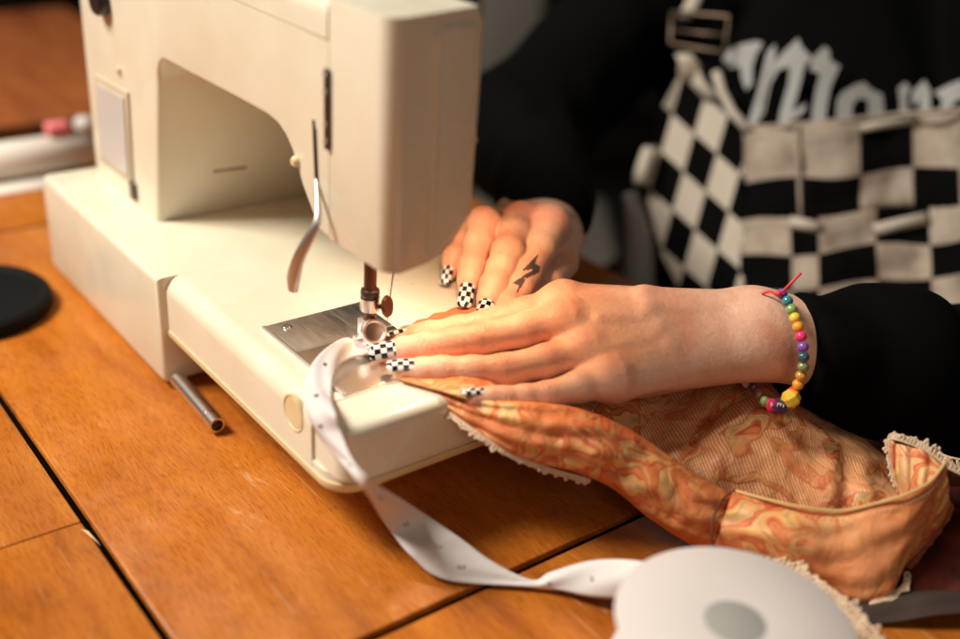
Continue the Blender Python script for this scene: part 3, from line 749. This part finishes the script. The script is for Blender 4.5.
# trouser legs under the table edge
legm=mat('checkered twill legs',(.3,.3,.3),.9,spec=.15); k=NT(legm); ck=k.n('ShaderNodeTexChecker'); ck.inputs['Scale'].default_value=22
ck.inputs['Color1'].default_value=(.36,.30,.25,1); ck.inputs['Color2'].default_value=(.02,.016,.014,1); k.l(k.mapping(k.obj(),rot=(.3,.2,.5)),ck.inputs['Vector']); k.col(ck.outputs['Color'])
L=SDF((-.42,.0,-.75),(.30,.75,.06),.008)
hipR=np.array([-.20,.56,-.14]);hipL=np.array([0.0,.60,-.14])
L.cone(hipR,(-.21,.22,-.17),.085,.07,.03);L.cone(hipL,(.04,.24,-.17),.085,.07,.03);L.cone(hipR,hipL,.10,.10,.05)
L.cone((-.21,.22,-.17),(-.21,.24,-.60),.068,.05,.03);L.cone((.04,.24,-.17),(.04,.26,-.60),.068,.05,.03)
P_,Q_=L.mesh(2); adopt(person,link('trouser_legs',pq_mesh('legs',[(P_,Q_)]),legm))

# ------------------------------------------------------------------ bracelet
brc=thing('bracelet',tuple(at(795,350,.56)),'rainbow bead bracelet with red elastic on the wrist near the cuff','bracelet')
bc={'purple':(.16,.055,.30),'teal':(.02,.16,.20),'green':(.16,.28,.09),'yellow':(.75,.42,.04),'orange':(.85,.26,.02),'magenta':(.62,.02,.12),
    'dteal':(.015,.07,.09),'olive':(.16,.17,.07),'amber':(.45,.20,.03),'red':(.62,.03,.03),'brown':(.16,.09,.03),'pink':(.7,.4,.35),'dpurple':(.06,.02,.08)}
bm_={}
for n_,c in bc.items():
    m=mat('bead '+n_,tuple(min(.9,q*1.45+.01) for q in c),.12,coat=.6); bm_[n_]=m
seq=[('purple',782,294,.573),('teal',787.5,301,.569),('green',791.5,309.5,.565),('yellow',795,318,.561),('orange',798,327,.558),('magenta',801,336.5,.556),
     ('purple',803,347,.555),('dteal',803.5,357,.555),('olive',803,367,.556),('amber',801,376,.558),('orange',798,384.5,.560),('red',794,391.5,.563)]
lettm=mat('bead lettering',(.75,.72,.7),.5)
for n_,px,py,d in seq:
    c=at(px,py,d); k_=seq.index((n_,px,py,d)); nx=seq[min(k_+1,len(seq)-1)]; pv=seq[max(k_-1,0)]; ax=unit(at(*nx[1:])-at(*pv[1:]))
    r=.0029
    prof=[(.0008,-r*.82),(.0018,-r*.8),(r*.93,-r*.4),(r*1.02,0),(r*.93,r*.4),(.0018,r*.8),(.0008,r*.82),(.0008,-r*.82)]
    adopt(brc,obj('bead',lathe(prof,tuple(c),tuple(ax),n=20),bm_[n_]))
def cube_bead(px,py,d,m,rz,s=.0031,facet=False):
    b=bmesh.new(); bmesh.ops.create_cube(b,size=2*s); bmesh.ops.bevel(b,geom=b.edges[:],offset=s*(.55 if facet else .25),segments=(1 if facet else 2),affect='EDGES')
    Mx=Matrix([list(RIGHT),list(UP),list(TOCAM)]).transposed().to_4x4(); bmesh.ops.transform(b,matrix=Matrix.Translation(at(px,py,d))@Mx@Matrix.Rotation(rz,4,'Z')@Matrix.Rotation(.25,4,'X'),verts=b.verts[:])
    return adopt(brc,obj('letter_bead' if not facet else 'faceted_bead',b,m,None,False))
cube_bead(791,398.5,.560,bm_['yellow'],.6,.0042,True)
e_=cube_bead(780.5,405.5,.562,bm_['dpurple'],-.15)
cube_bead(772.5,405,.565,bm_['magenta'],-.1,.0028)
for n_,px,py,d in (('green',764.5,401.5,.571),('brown',758.5,394,.578),('dpurple',753,387,.586),('pink',746,383,.594),('purple',739,381,.602)):
    adopt(brc,obj('bead',lathe([(.0008,-.0022),(.0025,-.0013),(.0028,0),(.0025,.0013),(.0008,.0022),(.0008,-.0022)],tuple(at(px,py,d)),tuple(RIGHT),n=18),bm_[n_]))
def glyph(strokes,px,py,d,s,rot,m,name='letter',r=.00028):
    b=bmesh.new(); c=at(px,py,d)
    for st_ in strokes:
        P=[]
        for x,y in st_:
            X=x*math.cos(rot)-y*math.sin(rot); Y=x*math.sin(rot)+y*math.cos(rot); P.append(c+RIGHT*X*s+UP*Y*s)
        tube(P,r,6,b)
    return adopt(brc,obj(name,b,m))
glyph([[(-.5,1),(-.5,-1)],[(-.5,1),(.6,1)],[(-.5,0),(.4,0)],[(-.5,-1),(.6,-1)]],780.5,405.5,.5583,.0015,-1.75,lettm)
glyph([[(-.5,1),(-.5,-1)],[(-.5,0),(.6,0)]],772.5,405,.5615,.0012,-.2,lettm)
redc=mat('red elastic',(.75,.03,.045),.5)
adopt(brc,obj('elastic_cord',tube(catmull([at(762,294,.577),at(770,291.5,.574),at(779,294,.570),at(784,290,.568),at(792,282,.566),at(801,273,.566)],24),.0007,8),redc))
adopt(brc,obj('knot',lathe([(0,-.0015),(.0014,-.0008),(.0014,.0008),(0,.0015)],tuple(at(779,293.5,.569)),n=12),redc))
adopt(brc,obj('elastic_cord',tube(catmull([at(739,381,.602),at(745,366,.622),at(756,330,.624),at(762,300,.606),at(766,291.5,.592),at(779,294,.573)],30),.0005,8),redc))

# ================================================================== FABRIC
def brocade(name,lines=False,plainzone=False):
    m=mat(name,(.6,.25,.12),.5,spec=.4); k=NT(m); uv=k.uv()
    def warped(scale,amt,src):
        w=k.n('ShaderNodeTexNoise'); w.inputs['Scale'].default_value=scale; w.inputs['Detail'].default_value=1.5; k.l(src,w.inputs['Vector'])
        vec=k.n('ShaderNodeVectorMath',operation='MULTIPLY_ADD'); k.l(w.outputs['Color'],vec.inputs[0]); vec.inputs[1].default_value=(amt,amt,0); k.l(src,vec.inputs[2]); return vec.outputs[0]
    wv=warped(45,.030,uv)
    n1=k.noise(wv,48,1.5,.4,.6)
    ph=k.math('FRACT',k.math('MULTIPLY',n1,5.0))
    sal=(.66,.195,.065); gold=(.80,.46,.15); red=(.46,.055,.022); pale=(.72,.40,.19); sage=(.44,.32,.14)
    c=k.ramp(ph,[(0,red),(.07,sal),(.30,sal),(.36,red),(.42,gold),(.62,pale),(.70,sage),(.78,gold),(.90,sal),(1,red)])
    ground=k.noise(uv,20,2,.5,.5)
    c=k.mix(k.ramp(ground,[(.42,(1,1,1)),(.56,(.2,.2,.2))]),(.63,.20,.065),c)
    c=k.mix(k.ramp(k.noise(uv,15,3,.6,.4),[(.50,(0,0,0)),(.66,(.75,.75,.75))]),c,(.46,.075,.030))  # dark red patches paint the shading of the folds into the colour
    h=k.math('MULTIPLY',ph,.4)
    if lines:
        wl_=k.n('ShaderNodeTexWave',wave_type='BANDS',bands_direction='DIAGONAL'); wl_.inputs['Scale'].default_value=250; wl_.inputs['Distortion'].default_value=.5; k.l(k.mapping(uv,rot=(0,0,1.1)),wl_.inputs['Vector'])
        lm=k.ramp(wl_.outputs['Fac'],[(.56,(.68,.25,.10)),(.88,(.84,.52,.26))]); big=k.noise(wv,21,1,.4,.4)
        leaf=k.ramp(big,[(.40,(0,0,0)),(.42,(1,1,1)),(.485,(1,1,1)),(.505,(0,0,0)),(.60,(0,0,0)),(.62,(1,1,1))])
        c=k.mix(leaf,lm,c); c=k.mix(k.ramp(big,[(.385,(0,0,0)),(.40,(.5,.5,.5)),(.425,(0,0,0)),(.485,(0,0,0)),(.50,(.5,.5,.5)),(.515,(0,0,0)),(.60,(0,0,0)),(.61,(.5,.5,.5)),(.63,(0,0,0))]),c,(.42,.05,.02)); h=k.math('ADD',h,k.math('MULTIPLY',leaf,.5))
    if plainzone:
        sx=k.n('ShaderNodeSeparateXYZ'); k.l(uv,sx.inputs[0])
        ex=k.math('ABSOLUTE',k.math('SUBTRACT',sx.outputs['X'],.066)); e=k.math('SUBTRACT',k.math('ADD',k.math('MULTIPLY',ex,-.55),.026),k.math('ADD',k.math('ABSOLUTE',k.math('SUBTRACT',sx.outputs['Y'],.020)),k.math('MULTIPLY',k.math('SUBTRACT',k.noise(uv,60,2),.5),.030)))
        mk=k.ramp(k.math('MULTIPLY',e,60),[(0,(.05,.05,.05)),(.7,(.82,.82,.82))]); c=k.mix(mk,c,(.74,.30,.125))
    k.col(c); k.rough(k.ramp(ph,[(.38,(.55,)*3),(.45,(.36,)*3),(.75,(.36,)*3),(.85,(.55,)*3)]))
    t=k.n('ShaderNodeTexWave',wave_type='BANDS',bands_direction='X'); t.inputs['Scale'].default_value=520; k.l(uv,t.inputs['Vector'])
    t2=k.n('ShaderNodeTexWave',wave_type='BANDS',bands_direction='Y'); t2.inputs['Scale'].default_value=520; k.l(uv,t2.inputs['Vector'])
    bp=k.bump(h,.35,.0010); bp=k.bump(k.noise(uv,85,4,.6,.8),.30 if plainzone else .6,.0030,bp); k.bump(k.math('ADD',t.outputs['Fac'],t2.outputs['Fac']),.2,.0003,bp)
    return m
bro=brocade('orange gold brocade'); bro2=brocade('brocade reverse',True); bro3=brocade('brocade with plain ground',False,True); plain=mat('salmon lining',(.66,.31,.17),.55); k=NT(plain)
k.col(k.ramp(k.noise(k.mapping(k.uv(),scale=(.6,1.6,1)),26,4,.6,.5),[(.32,(.60,.19,.07)),(.48,(.66,.26,.095)),(.60,(.70,.34,.13)),(.68,(.74,.50,.22)),(.74,(.60,.20,.08))])); k.bump(k.noise(k.uv(),300,3),.3,.0008)
fab=thing('brocade_cloth',tuple(zp(650,500,.0)),'orange and gold brocade cloth with beige lace edge being sewn','cloth')
def fnoise(p,f,s): return noise.noise(Vector((p[0]*f+s,p[1]*f,p[2]*f)))
def tube_patch(name,st,m,nu=90,nv=26,th0=-1.15,th1=1.25,amp=.0016,thick=.0012,seed=0,under=.9):
    """st rows: upper px,py, lower px,py, depth, bulge. Rounded roll between two contour lines."""
    S=catmull([np.array(s) for s in st],nu); G=[]
    for i,s in enumerate(S):
        ux,uy,lx,ly,d,bl=s; row=[]
        for j in range(nv):
            th=th0*PI/2+(th1-th0)*PI/2*j/(nv-1); sn=math.sin(th); cs=math.cos(th)
            x=(ux+lx)/2+(lx-ux)/2*sn; y=(uy+ly)/2+(ly-uy)/2*sn
            dd=d-bl*cs
            p=at(x,y,dd); q=fnoise(p,60,seed)*amp+fnoise(p,150,seed+5)*amp*.55+abs(fnoise(p,95,seed+2))*amp*.9
            # drawn folds running along the roll
            vv_=j/(nv-1)*26; q+=amp*.8*math.sin(vv_*1.1+i/nu*8+3*fnoise(p,25,seed+9))*max(cs,.2)-abs(fnoise(p,48,seed+12))*amp*1.6
            row.append(p+TOCAM*q)
        G.append(row)
    o=grid_mesh(name,G,m,None,thick); return adopt(fab,o),G
# A: edge under the fingers growing into a soft roll
stA=[(402,376,408,383,.552,.001),(425,383,432,397,.543,.001),(466,396,462,420,.535,.003),(498,402,497,444,.532,.007),(535,403,528,460,.534,.011),
     (580,410,572,470,.538,.014),(625,428,612,487,.545,.017),(668,456,648,516,.549,.018),(705,480,690,543,.551,.018),(742,500,728,553,.552,.014)]
A,GA=tube_patch('rolled_edge',stA,bro,seed=1,amp=.0016,nu=180,nv=44)
# B: second roll, from the fold to the raised corner
stB=[(733,492,714,550,.545,.012),(765,500,750,559,.541,.015),(800,508,790,572,.536,.015),(840,512,830,592,.530,.008),(875,505,862,602,.526,.006),(908,495,888,594,.526,.005),(930,483,908,560,.532,.006),(946,462,948,505,.540,.004)]
Bp,GB=tube_patch('folded_front',stB,bro3,seed=3,th0=-.95,amp=.0007,nu=140,nv=40)
adopt(fab,obj('overlocked_fold',tube(catmull([at(736,490,.543),at(722,500,.537),at(713,520,.532),at(712,540,.531),at(719,553,.533)],24),.0006,6),mat('dark edge thread',(.12,.035,.02),.8)))
DN_=-UP*.0040+TOCAM*.0012
hem=[at(736,491,.541),at(765,499,.533),at(800,507,.527),at(840,511,.525),at(875,504,.523),at(908,494,.522),at(930,482,.528),at(946,462,.538)]
adopt(fab,obj('hem_piping',tube(catmull(hem,60),.0009,8),mat('gold piping',(.66,.42,.18),.5)))
st_=[p+DN_ for p in catmull([np.array(p) for p in hem],46)]
b=bmesh.new()
for i_ in range(0,45): tube([st_[i_]*.75+st_[i_+1]*.25,st_[i_]*.30+st_[i_+1]*.70],.00022,5,b)
adopt(fab,obj('hem_stitching',b,mat('pale thread',(.75,.6,.4),.7)))
# C: inner fabric standing behind the rolls
rowsC=[[(600,384,.610),(650,384,.618),(700,374,.626),(750,362,.630),(790,388,.624),(820,415,.618),(860,438,.605),(895,466,.594)],[(600,420,.585),(650,428,.590),(700,418,.592),(750,402,.590),(790,412,.590),(820,436,.590),(860,452,.588),(895,478,.582)],
       [(600,440,.582),(650,448,.582),(700,440,.578),(750,428,.575),(790,438,.573),(820,458,.572),(860,474,.570),(900,492,.566)],
       [(610,458,.578),(655,470,.572),(700,466,.567),(750,456,.562),(790,462,.560),(825,482,.559),(862,494,.556),(905,504,.552)],
       [(640,505,.580),(670,512,.574),(705,516,.568),(750,522,.562),(795,530,.558),(830,538,.556),(865,536,.552),(910,530,.546)]]
gr=[catmull([np.array(p) for p in r_],100) for r_ in rowsC]
G=[]
for i in range(100):
    cpts=catmull([gr[r_][i] for r_ in range(5)],40); row=[]
    for j,c in enumerate(cpts):
        p=at(*c); q=.0032*math.sin(i*.30+5*fnoise(p,22,7)+j*.05)*math.sin(PI*j/39*.9+.2)+abs(fnoise(p,110,4))*.0022+fnoise(p,70,2)*.0022+fnoise(p,190,3)*.0008
        row.append(p+TOCAM*q)
    G.append(row)
Cp=adopt(fab,grid_mesh('inner_fold',G,bro2,None,.0012))
# D: raised corner with lace
rowsD=[[(889,440,.556),(905,446,.552),(925,452,.548),(944,470,.544)],[(891,462,.553),(908,466,.547),(930,470,.541),(949,482,.538)],
       [(897,488,.550),(912,490,.543),(930,488,.537),(947,492,.536)],[(903,508,.546),(915,508,.540),(928,504,.536),(944,502,.537)]]
gr=[catmull([np.array(p) for p in r_],30) for r_ in rowsD]
G=[[at(*c)+TOCAM*.0012*math.sin(i*.8+j*.15) for j,c in enumerate(catmull([gr[r_][i] for r_ in range(4)],30))] for i in range(30)]
adopt(fab,grid_mesh('raised_corner',G,bro2,None,.0012))
# E: turned edge falling from the corner, with the dark hollow behind it
G=[]
for (a,b_) in zip(catmull([(948,500,.540),(935,520,.536),(915,545,.530),(900,565,.527),(890,592,.525)],30),catmull([(952,505,.556),(945,528,.553),(925,552,.548),(906,572,.543),(893,598,.535)],30)):
    G.append([at(*(a+(b_-a)*t))+TOCAM*.0012*math.sin(t*7) for t in np.linspace(0,1,8)])
adopt(fab,grid_mesh('turned_edge',G,bro,None,.0014))
# F: the cloth lying flat on the bed, back under the foot and towards the right hand
rowsF=[[(385,351,.0765),(415,339,.0772),(452,326,.0775),(480,318,.0775)],[(390,338,.0785),(414,328,.0792),(448,317,.0792),(476,310,.0790)],[(394,332,.0757),(414,324,.0757),(440,314,.0757),(470,306,.0757)]]
G=[]
gr=[catmull([np.array(p) for p in r_],60) for r_ in rowsF]
for i in range(60):
    cp=catmull([gr[r_][i] for r_ in range(3)],10); G.append([zp(*c)+np.array([0,0,.0007*math.sin(i*.5+j)+.0004]) for j,c in enumerate(cp)])
adopt(fab,grid_mesh('seam_allowance',G,mat('salmon cut edge',(.50,.16,.06),.85),None,.0010))
# G: piece under the fingers on the bed
G=[]
for a,b_ in zip(catmull([(396,352,.0768),(440,350,.0772),(500,345,.0772),(560,345,.070),(640,370,.055)],50),catmull([(400,380,.0764),(430,388,.0768),(470,400,.0766),(540,425,.060),(640,470,.030)],50)):
    G.append([zp(*(a+(b_-a)*t)) for t in np.linspace(0,1,14)])
adopt(fab,grid_mesh('under_layer',G,bro,None,.0010))
# lace
lacem=mat('beige cotton lace',(.66,.50,.36),.85,spec=.2); k=NT(lacem); k.bump(k.noise(k.obj(),900,3),.5,.0008)
def lace(path,w,out,step=.0013,name='lace_trim',m=lacem,seed=1,dens=1):
    """crocheted edge: a braid of little loops with picots on the outer side"""
    rr=random.Random(seed); P=catmull(path,int(max(20,len(path)*14))); L=[0]
    for a,c in zip(P,P[1:]): L.append(L[-1]+np.linalg.norm(c-a))
    n=int(L[-1]/step); b=bmesh.new()
    tube([P[i]+out*.0003 for i in range(0,len(P),2)],.0006,6,b); tube([P[i]+out*w*.45 for i in range(0,len(P),2)],.0005,6,b)
    for i in range(n):
        s=(i+.5)*step; j=min(int(np.searchsorted(L,s)),len(P)-1); p=P[j]; t=unit(P[min(j+1,len(P)-1)]-P[max(j-1,0)])
        o_=unit(out+TOCAM*rr.uniform(-.25,.25)); pic=rr.random()<.24; sz=w*.72*rr.uniform(.55,.85)*(1.45 if pic else 1)
        loop=[p+t*math.sin(a)*step*.8+o_*(sz*.5-math.cos(a)*sz*.5) for a in np.linspace(0,2*PI,9)]
        tube(loop,.00050*rr.uniform(.8,1.3),5,b)
        if pic:
            c=p+o_*sz; bmesh.ops.create_icosphere(b,subdivisions=1,radius=.0009*rr.uniform(.8,1.25),matrix=Matrix.Translation(c))
    return adopt(fab,obj(name,b,m))
DOWN=-UP
lowA=[row[-7] for row in GA]
lace([at(404,381,.546),at(418,389,.543),at(432,398,.540),at(447,410,.537),at(462,421,.533),at(480,434,.530),at(497,445,.530),at(515,455,.531),at(535,463,.533),at(560,471,.537),at(590,479,.541)],.0042,unit(DOWN*.8-RIGHT*.45),seed=2)
lace([at(888,440,.5555),at(895,440,.553),at(905,443,.551),at(920,449,.549),at(935,458,.547),at(950,470,.545),at(972,480,.545)],.0065,unit(UP*.85+RIGHT*.3),seed=3)
lace([at(889,440,.555),at(890,455,.5535),at(893,470,.552),at(898,488,.550)],.0030,unit(-RIGHT),seed=4)
lace([at(712,545,.540),at(745,556,.533),at(778,568,.524),at(808,584,.514),at(833,602,.505),at(856,624,.496),at(876,648,.488),at(894,676,.480)],.0095,unit(UP*.55+RIGHT*.6),.0016,seed=5)
lace([at(722,552,.538),at(752,563,.530),at(782,576,.521),at(808,592,.512),at(832,611,.503),at(850,630,.496),at(868,653,.489)],.0055,unit(UP*.4+RIGHT*.5),.0016,seed=6)
lace([at(893,596,.524),at(885,600,.522),at(870,603,.522),at(900,588,.526),at(905,572,.53)],.0050,unit(RIGHT*.8+DOWN*.2),.0024,seed=7)
lace([at(951,506,.545),at(940,525,.543),at(922,549,.538),at(906,568,.533)],.0035,unit(RIGHT*.8+DOWN*.4),.0026,seed=8,m=mat('red fringe',(.30,.07,.03),.8))
# right: more lace lying behind the corner, darker red cloth, and a grey satin strip
lace([at(938,452,.575),at(950,457,.572),at(975,462,.570)],.012,unit(DOWN*.7+RIGHT*.3),.003,seed=9)
redm=mat('dark red velvet',(.10,.012,.010),.85,spec=.15); k=NT(redm); k.col(k.ramp(k.noise(k.uv(),40,3),[(.4,(.025,.004,.003)),(.65,(.10,.016,.010))])); k.bump(k.noise(k.uv(),60,3),.6,.003)
rc_=thing('red_cloth',tuple(zp(950,560,0)),'crumpled dark red cloth at the right edge behind the brocade','cloth')
G=[]
for a,b_ in zip(catmull([(850,500,.004),(900,490,.022),(950,485,.030),(1010,480,.030)],40),catmull([(870,590,.002),(910,600,.006),(960,590,.012),(1020,590,.016)],40)):
    G.append([zp(*(a+(b_-a)*t))+np.array([0,0,.003*math.sin(t*9+a[0]*.05)]) for t in np.linspace(0,1,24)])
adopt(rc_,grid_mesh('drape',G,redm,None,.0015))
sat=thing('satin_strip',tuple(zp(930,610,0)),'dim greyish satin strip lying at lower right beside the lace','ribbon')
G=[]
for a,b_ in zip(catmull([(845,600,.003),(890,592,.006),(930,592,.009),(1000,596,.010)],30),catmull([(860,624,.002),(900,622,.004),(940,618,.007),(1010,616,.009)],30)):
    G.append([zp(*(a+(b_-a)*t))+np.array([0,0,.0012*math.sin(t*8+a[0]*.04)+.001]) for t in np.linspace(0,1,12)])
adopt(sat,grid_mesh('strip',G,mat('grey satin',(.045,.028,.024),.5),None,.001))

# ================================================================== RIBBON AND SPOOL
whitef=mat('white satin ribbon',(.62,.585,.58),.55,spec=.4); k=NT(whitef); w_=k.n('ShaderNodeTexWave',wave_type='BANDS',bands_direction='X'); w_.inputs['Scale'].default_value=500; k.l(k.uv(),w_.inputs['Vector'])
bp=k.bump(w_.outputs['Fac'],.12,.0003); k.bump(k.noise(k.uv(),140,3),.35,.0010,bp)
k.b.inputs['Subsurface Weight'].default_value=.0
rib=thing('ribbon',tuple(zp(420,545,0)),'white ribbon with tiny dark printed marks hanging over the machine bed','ribbon')
def rp(px,py,how,v): return zp(px,py,v) if how=='z' else yp(px,py,v)
L_=[rp(*q) for q in ((371,355,'z',.0772),(352,358,'z',.079),(339,366,'z',.080),(333,380,'z',.0785),(332,396,'z',.0755),(335,412,'y',-.0688),(341,433,'y',-.0695),(353,460,'y',-.0725),(372,481,'y',-.0745),
 (416,508,'z',.026),(460,538,'z',.017),(493,562,'z',.010),(532,580,'z',.005),(551,572,'z',.010),(590,561,'z',.018),(629,560,'z',.026),(668,566,'z',.031))]
U_=[rp(*q) for q in ((372,350,'z',.0785),(349,338,'z',.083),(329,346,'z',.086),(312,364,'z',.082),(303,388,'z',.0745),(309,416,'y',-.0705),(319,436,'y',-.0708),(336,457,'y',-.0725),(364,490,'y',-.0750),
 (387,527,'z',.018),(412,557,'z',.009),(446,580,'z',.0035),(526,587,'z',.003),(558,590,'z',.004),(590,597,'z',.006),(625,600,'z',.010),(664,603,'z',.018))]
nR=220
LL=catmull([np.array(p) for p in L_],nR); UU=catmull([np.array(p) for p in U_],nR)
def ribP(u,v,off=0):
    s=u*(nR-1); i=min(int(s),nR-2); t=s-i
    A_=LL[i]*(1-t)+LL[i+1]*t; B_=UU[i]*(1-t)+UU[i+1]*t; p=A_*(1-v)+B_*v
    d1=LL[i+1]-LL[i]; n_=unit(np.cross(d1,B_-A_)); n_=n_ if n_@TOCAM>0 else -n_
    crn=math.sin(PI*v)*.0012*(1+math.sin(u*7+.6))*min(1,max(0,(u-.30)*8)+.15)+.0007*math.sin(u*46+v*5)*math.sin(PI*v)
    return p+n_*(crn+off),n_
G=[[ribP(i/(nR-1),j/10)[0] for j in range(11)] for i in range(nR)]
adopt(rib,grid_mesh('band',G,whitef,None,.0004))
inkm=mat('black print',(.02,.02,.022),.6); inkg=mat('grey print',(.40,.38,.38),.6)
def mark(u,v,s,m,rot=0):
    b=bmesh.new()
    for strk in ([(-.9,.2),(-.6,.8),(.1,.9),(.6,.5)],[(-.7,-.6),(-.1,-.9),(.6,-.6),(.9,.1)],[(-.2,-.1),(.2,.2)]):
        P=[]
        for x,y in catmull([np.array(q) for q in strk],8):
            X=x*math.cos(rot)-y*math.sin(rot); Y=x*math.sin(rot)+y*math.cos(rot)
            P.append(ribP(min(max(u+X*s/.30,0),1),min(max(v+Y*s/.018,.03),.97),.00035)[0])
        tube(P,.00030,5,b)
    adopt(rib,obj('printed_mark',b,m))
for u,v,m in ((.165,.55,inkm),(.268,.55,inkm),(.345,.62,inkm),(.455,.45,inkm),(.52,.5,inkg),(.575,.55,inkg),(.625,.45,inkg),(.675,.5,inkg),(.80,.55,inkg),(.88,.5,inkg)):
    mark(u,v,.0012,m,random.uniform(-.6,.6))
# spool
sc=np.array(zp(735,622,.047)); rS=.0
eL=zp(613,600,.047); rS=float(np.linalg.norm(eL[:2]-sc[:2]))*.985
spw=mat('white card spool',(.60,.55,.53),.95,spec=.1); k=NT(spw); k.bump(k.noise(k.obj(),200,3),.1,.0006)
spool=thing('ribbon_spool',(sc[0],sc[1],0),'large white card ribbon spool with grey hub hole at bottom edge','spool')
adopt(spool,obj('top_flange',lathe([(.0120,0),(rS-.0008,0),(rS,-.0008),(rS-.0008,-.0016),(.0120,-.0016),(.0120,0)],tuple(sc),n=96),spw))
adopt(spool,obj('bottom_flange',lathe([(.0145,0),(rS-.0008,0),(rS,-.0008),(rS-.0008,-.0016),(.0145,-.0016),(.0145,0)],(sc[0],sc[1],.0180),n=96),spw))
adopt(spool,obj('wound_ribbon',lathe([(.02,.0452),(rS*.86,.0452),(rS*.86,.0185),(.02,.0185)],(sc[0],sc[1],0),n=96),whitef))
gh=mat('grey card hub',(.30,.30,.285),.8)
adopt(spool,obj('hub',lathe([(.0130,.0465),(.0140,.0465),(.0140,.0015),(.0130,.0015)],(sc[0],sc[1],0),n=48),gh))
adopt(spool,obj('hub_cap',lathe([(0,.0472),(.0122,.0472),(.0125,.04705)],(sc[0],sc[1],0),n=48),gh))
spool.location.z=0

# ================================================================== SMALL THINGS AT THE LEFT
lidc=zp(-30,310,0); 
lo=tag(obj('black_lid',lathe([(0,.0095),(.040,.0095),(.044,.0088),(.046,.0115),(.050,.0115),(.0525,.009),(.0530,.002),(.052,0),(0,0)],(0,0,0),n=72),blackv),'round black lid lying on the table at the left edge','lid'); lo.location=tuple(lidc)
autosmooth(lo)
ppm=mat('white paper',(.70,.64,.57),.7)
rl=thing('paper_roll',tuple(zp(20,165,.0)),'blurred white paper roll lying behind the machine at left','paper roll')
a=zp(-60,167,.016); b_=zp(100,150,.016); a[0]=b_[0]=(a[0]+b_[0])/2-.0
adopt(rl,obj('roll',tube([a,a+(b_-a)*.5,b_],.0165,32),ppm)); 
adopt(rl,obj('loose_edge',box(a[0]+.012,a[0]+.040,a[1],b_[1]-.01,.0005,.0016),ppm))
ps=zp(66,140,.036)
pk=tag(obj('pink_eraser',box(-.007,.007,-.010,.010,0,.011,.003,3),mat('pink rubber',(.75,.20,.22),.6)),'small blurred pink eraser on the white roll','eraser'); pk.location=(a[0],ps[1]+.002,.0332)
gk=tag(obj('white_cap',lathe([(0,.013),(.007,.012),(.009,.008),(.010,0),(0,0)],(0,0,0),n=24),mat('grey white cap',(.55,.53,.50),.5)),'small greyish white cap beside the pink eraser','cap'); gk.location=(a[0],ps[1]+.026,.0332)
# blurred chair in the dark behind
chm=mat('grey upholstery',(.10,.088,.075),.9); chw=mat('dark chair wood',(.06,.03,.02),.5)
cc_=at(513,25,1.75); ch=thing('chair',(cc_[0],cc_[1],-.745),'dim grey upholstered chair standing in the dark background','chair')
ch.rotation_euler=(0,0,.9)
def cpart(name,bm,m): o=obj(name,bm,m); autosmooth(o); o.parent=ch
z0=cc_[2]+.745
cpart('backrest',box(-.055,.055,-.03,.03,z0-.16,z0+.10,.025,4),chm)
cpart('seat',box(-.18,.18,-.38,-.02,.40,.46,.02,3),chm)
for x in (-.16,.16):
    for y in (-.35,-.02): cpart('leg',box(x-.018,x+.018,y-.018,y+.018,0,.399,.004,2),chw)
for x in (-.035,.035): cpart('post',box(x-.01,x+.01,-.012,.012,.461,z0-.161),chw)
tw=thing('hanging_cloth',tuple(at(640,300,.93)),'pale grey cloth hanging beside the checkered overalls above the hand','cloth')
G=[]
for a_,b2 in zip(catmull([(622,195,.93),(624,240,.93),(622,330,.93)],16),catmull([(636,190,.93),(652,240,.93),(656,330,.93)],16)):
    G.append([at(*(a_+(b2-a_)*t))+TOCAM*.006*math.sin(t*5) for t in np.linspace(0,1,10)])
adopt(tw,grid_mesh('drape',G,mat('grey towel',(.26,.245,.24),.9),None,.002))

# ================================================================== LIGHT, CAMERA
w=bpy.data.worlds.new('World'); scene.world=w; w.use_nodes=True
w.node_tree.nodes['Background'].inputs[0].default_value=(1,.80,.62,1); w.node_tree.nodes['Background'].inputs[1].default_value=.045
def area(name,loc,target,size,energy,col,sy=None):
    l=bpy.data.lights.new(name,'AREA'); l.energy=energy; l.color=col; l.size=size
    if sy: l.shape='RECTANGLE'; l.size_y=sy
    o=bpy.data.objects.new(name,l); COL.objects.link(o); o.location=loc
    o.rotation_euler=(Vector(target)-Vector(loc)).to_track_quat('-Z','Y').to_euler(); return o
area('ceiling lamp',(-.62,-1.00,1.50),(0,0,.05),.60,62,(1,.925,.80))
area('fill light',(1.6,-.75,1.25),(0,.0,.15),.9,5.5,(1,.84,.68))  # added broad fill, brightens the shaded right side of the head
pl=bpy.data.lights.new('machine lamp','SPOT'); pl.energy=.62; pl.color=(1,.60,.33); pl.shadow_soft_size=.008; pl.spot_size=math.radians(125); pl.spot_blend=.5
o=bpy.data.objects.new('machine lamp',pl); COL.objects.link(o); o.location=(.045,.024,.165); o.rotation_euler=Vector((-.02,.30,-1)).to_track_quat('-Z','Y').to_euler()
cam=bpy.data.cameras.new('Camera'); co=bpy.data.objects.new('Camera',cam); COL.objects.link(co); scene.camera=co
mw=Matrix([list(RIGHT),list(UP),list(TOCAM)]).transposed().to_4x4(); mw.translation=Vector(C0); co.matrix_world=mw
cam.sensor_width=36; cam.lens=F/960*36; cam.clip_start=.02; cam.clip_end=50
cam.shift_y=-(319.5-320)/960*1.0
cam.dof.use_dof=True; cam.dof.focus_distance=.588; cam.dof.aperture_fstop=2.6; cam.dof.aperture_blades=0
scene.view_settings.view_transform='Standard'; scene.view_settings.look='None'; scene.view_settings.exposure=0; scene.view_settings.gamma=1
scene.render.resolution_x=1024; scene.render.resolution_y=682
scene.cycles.use_denoising=True
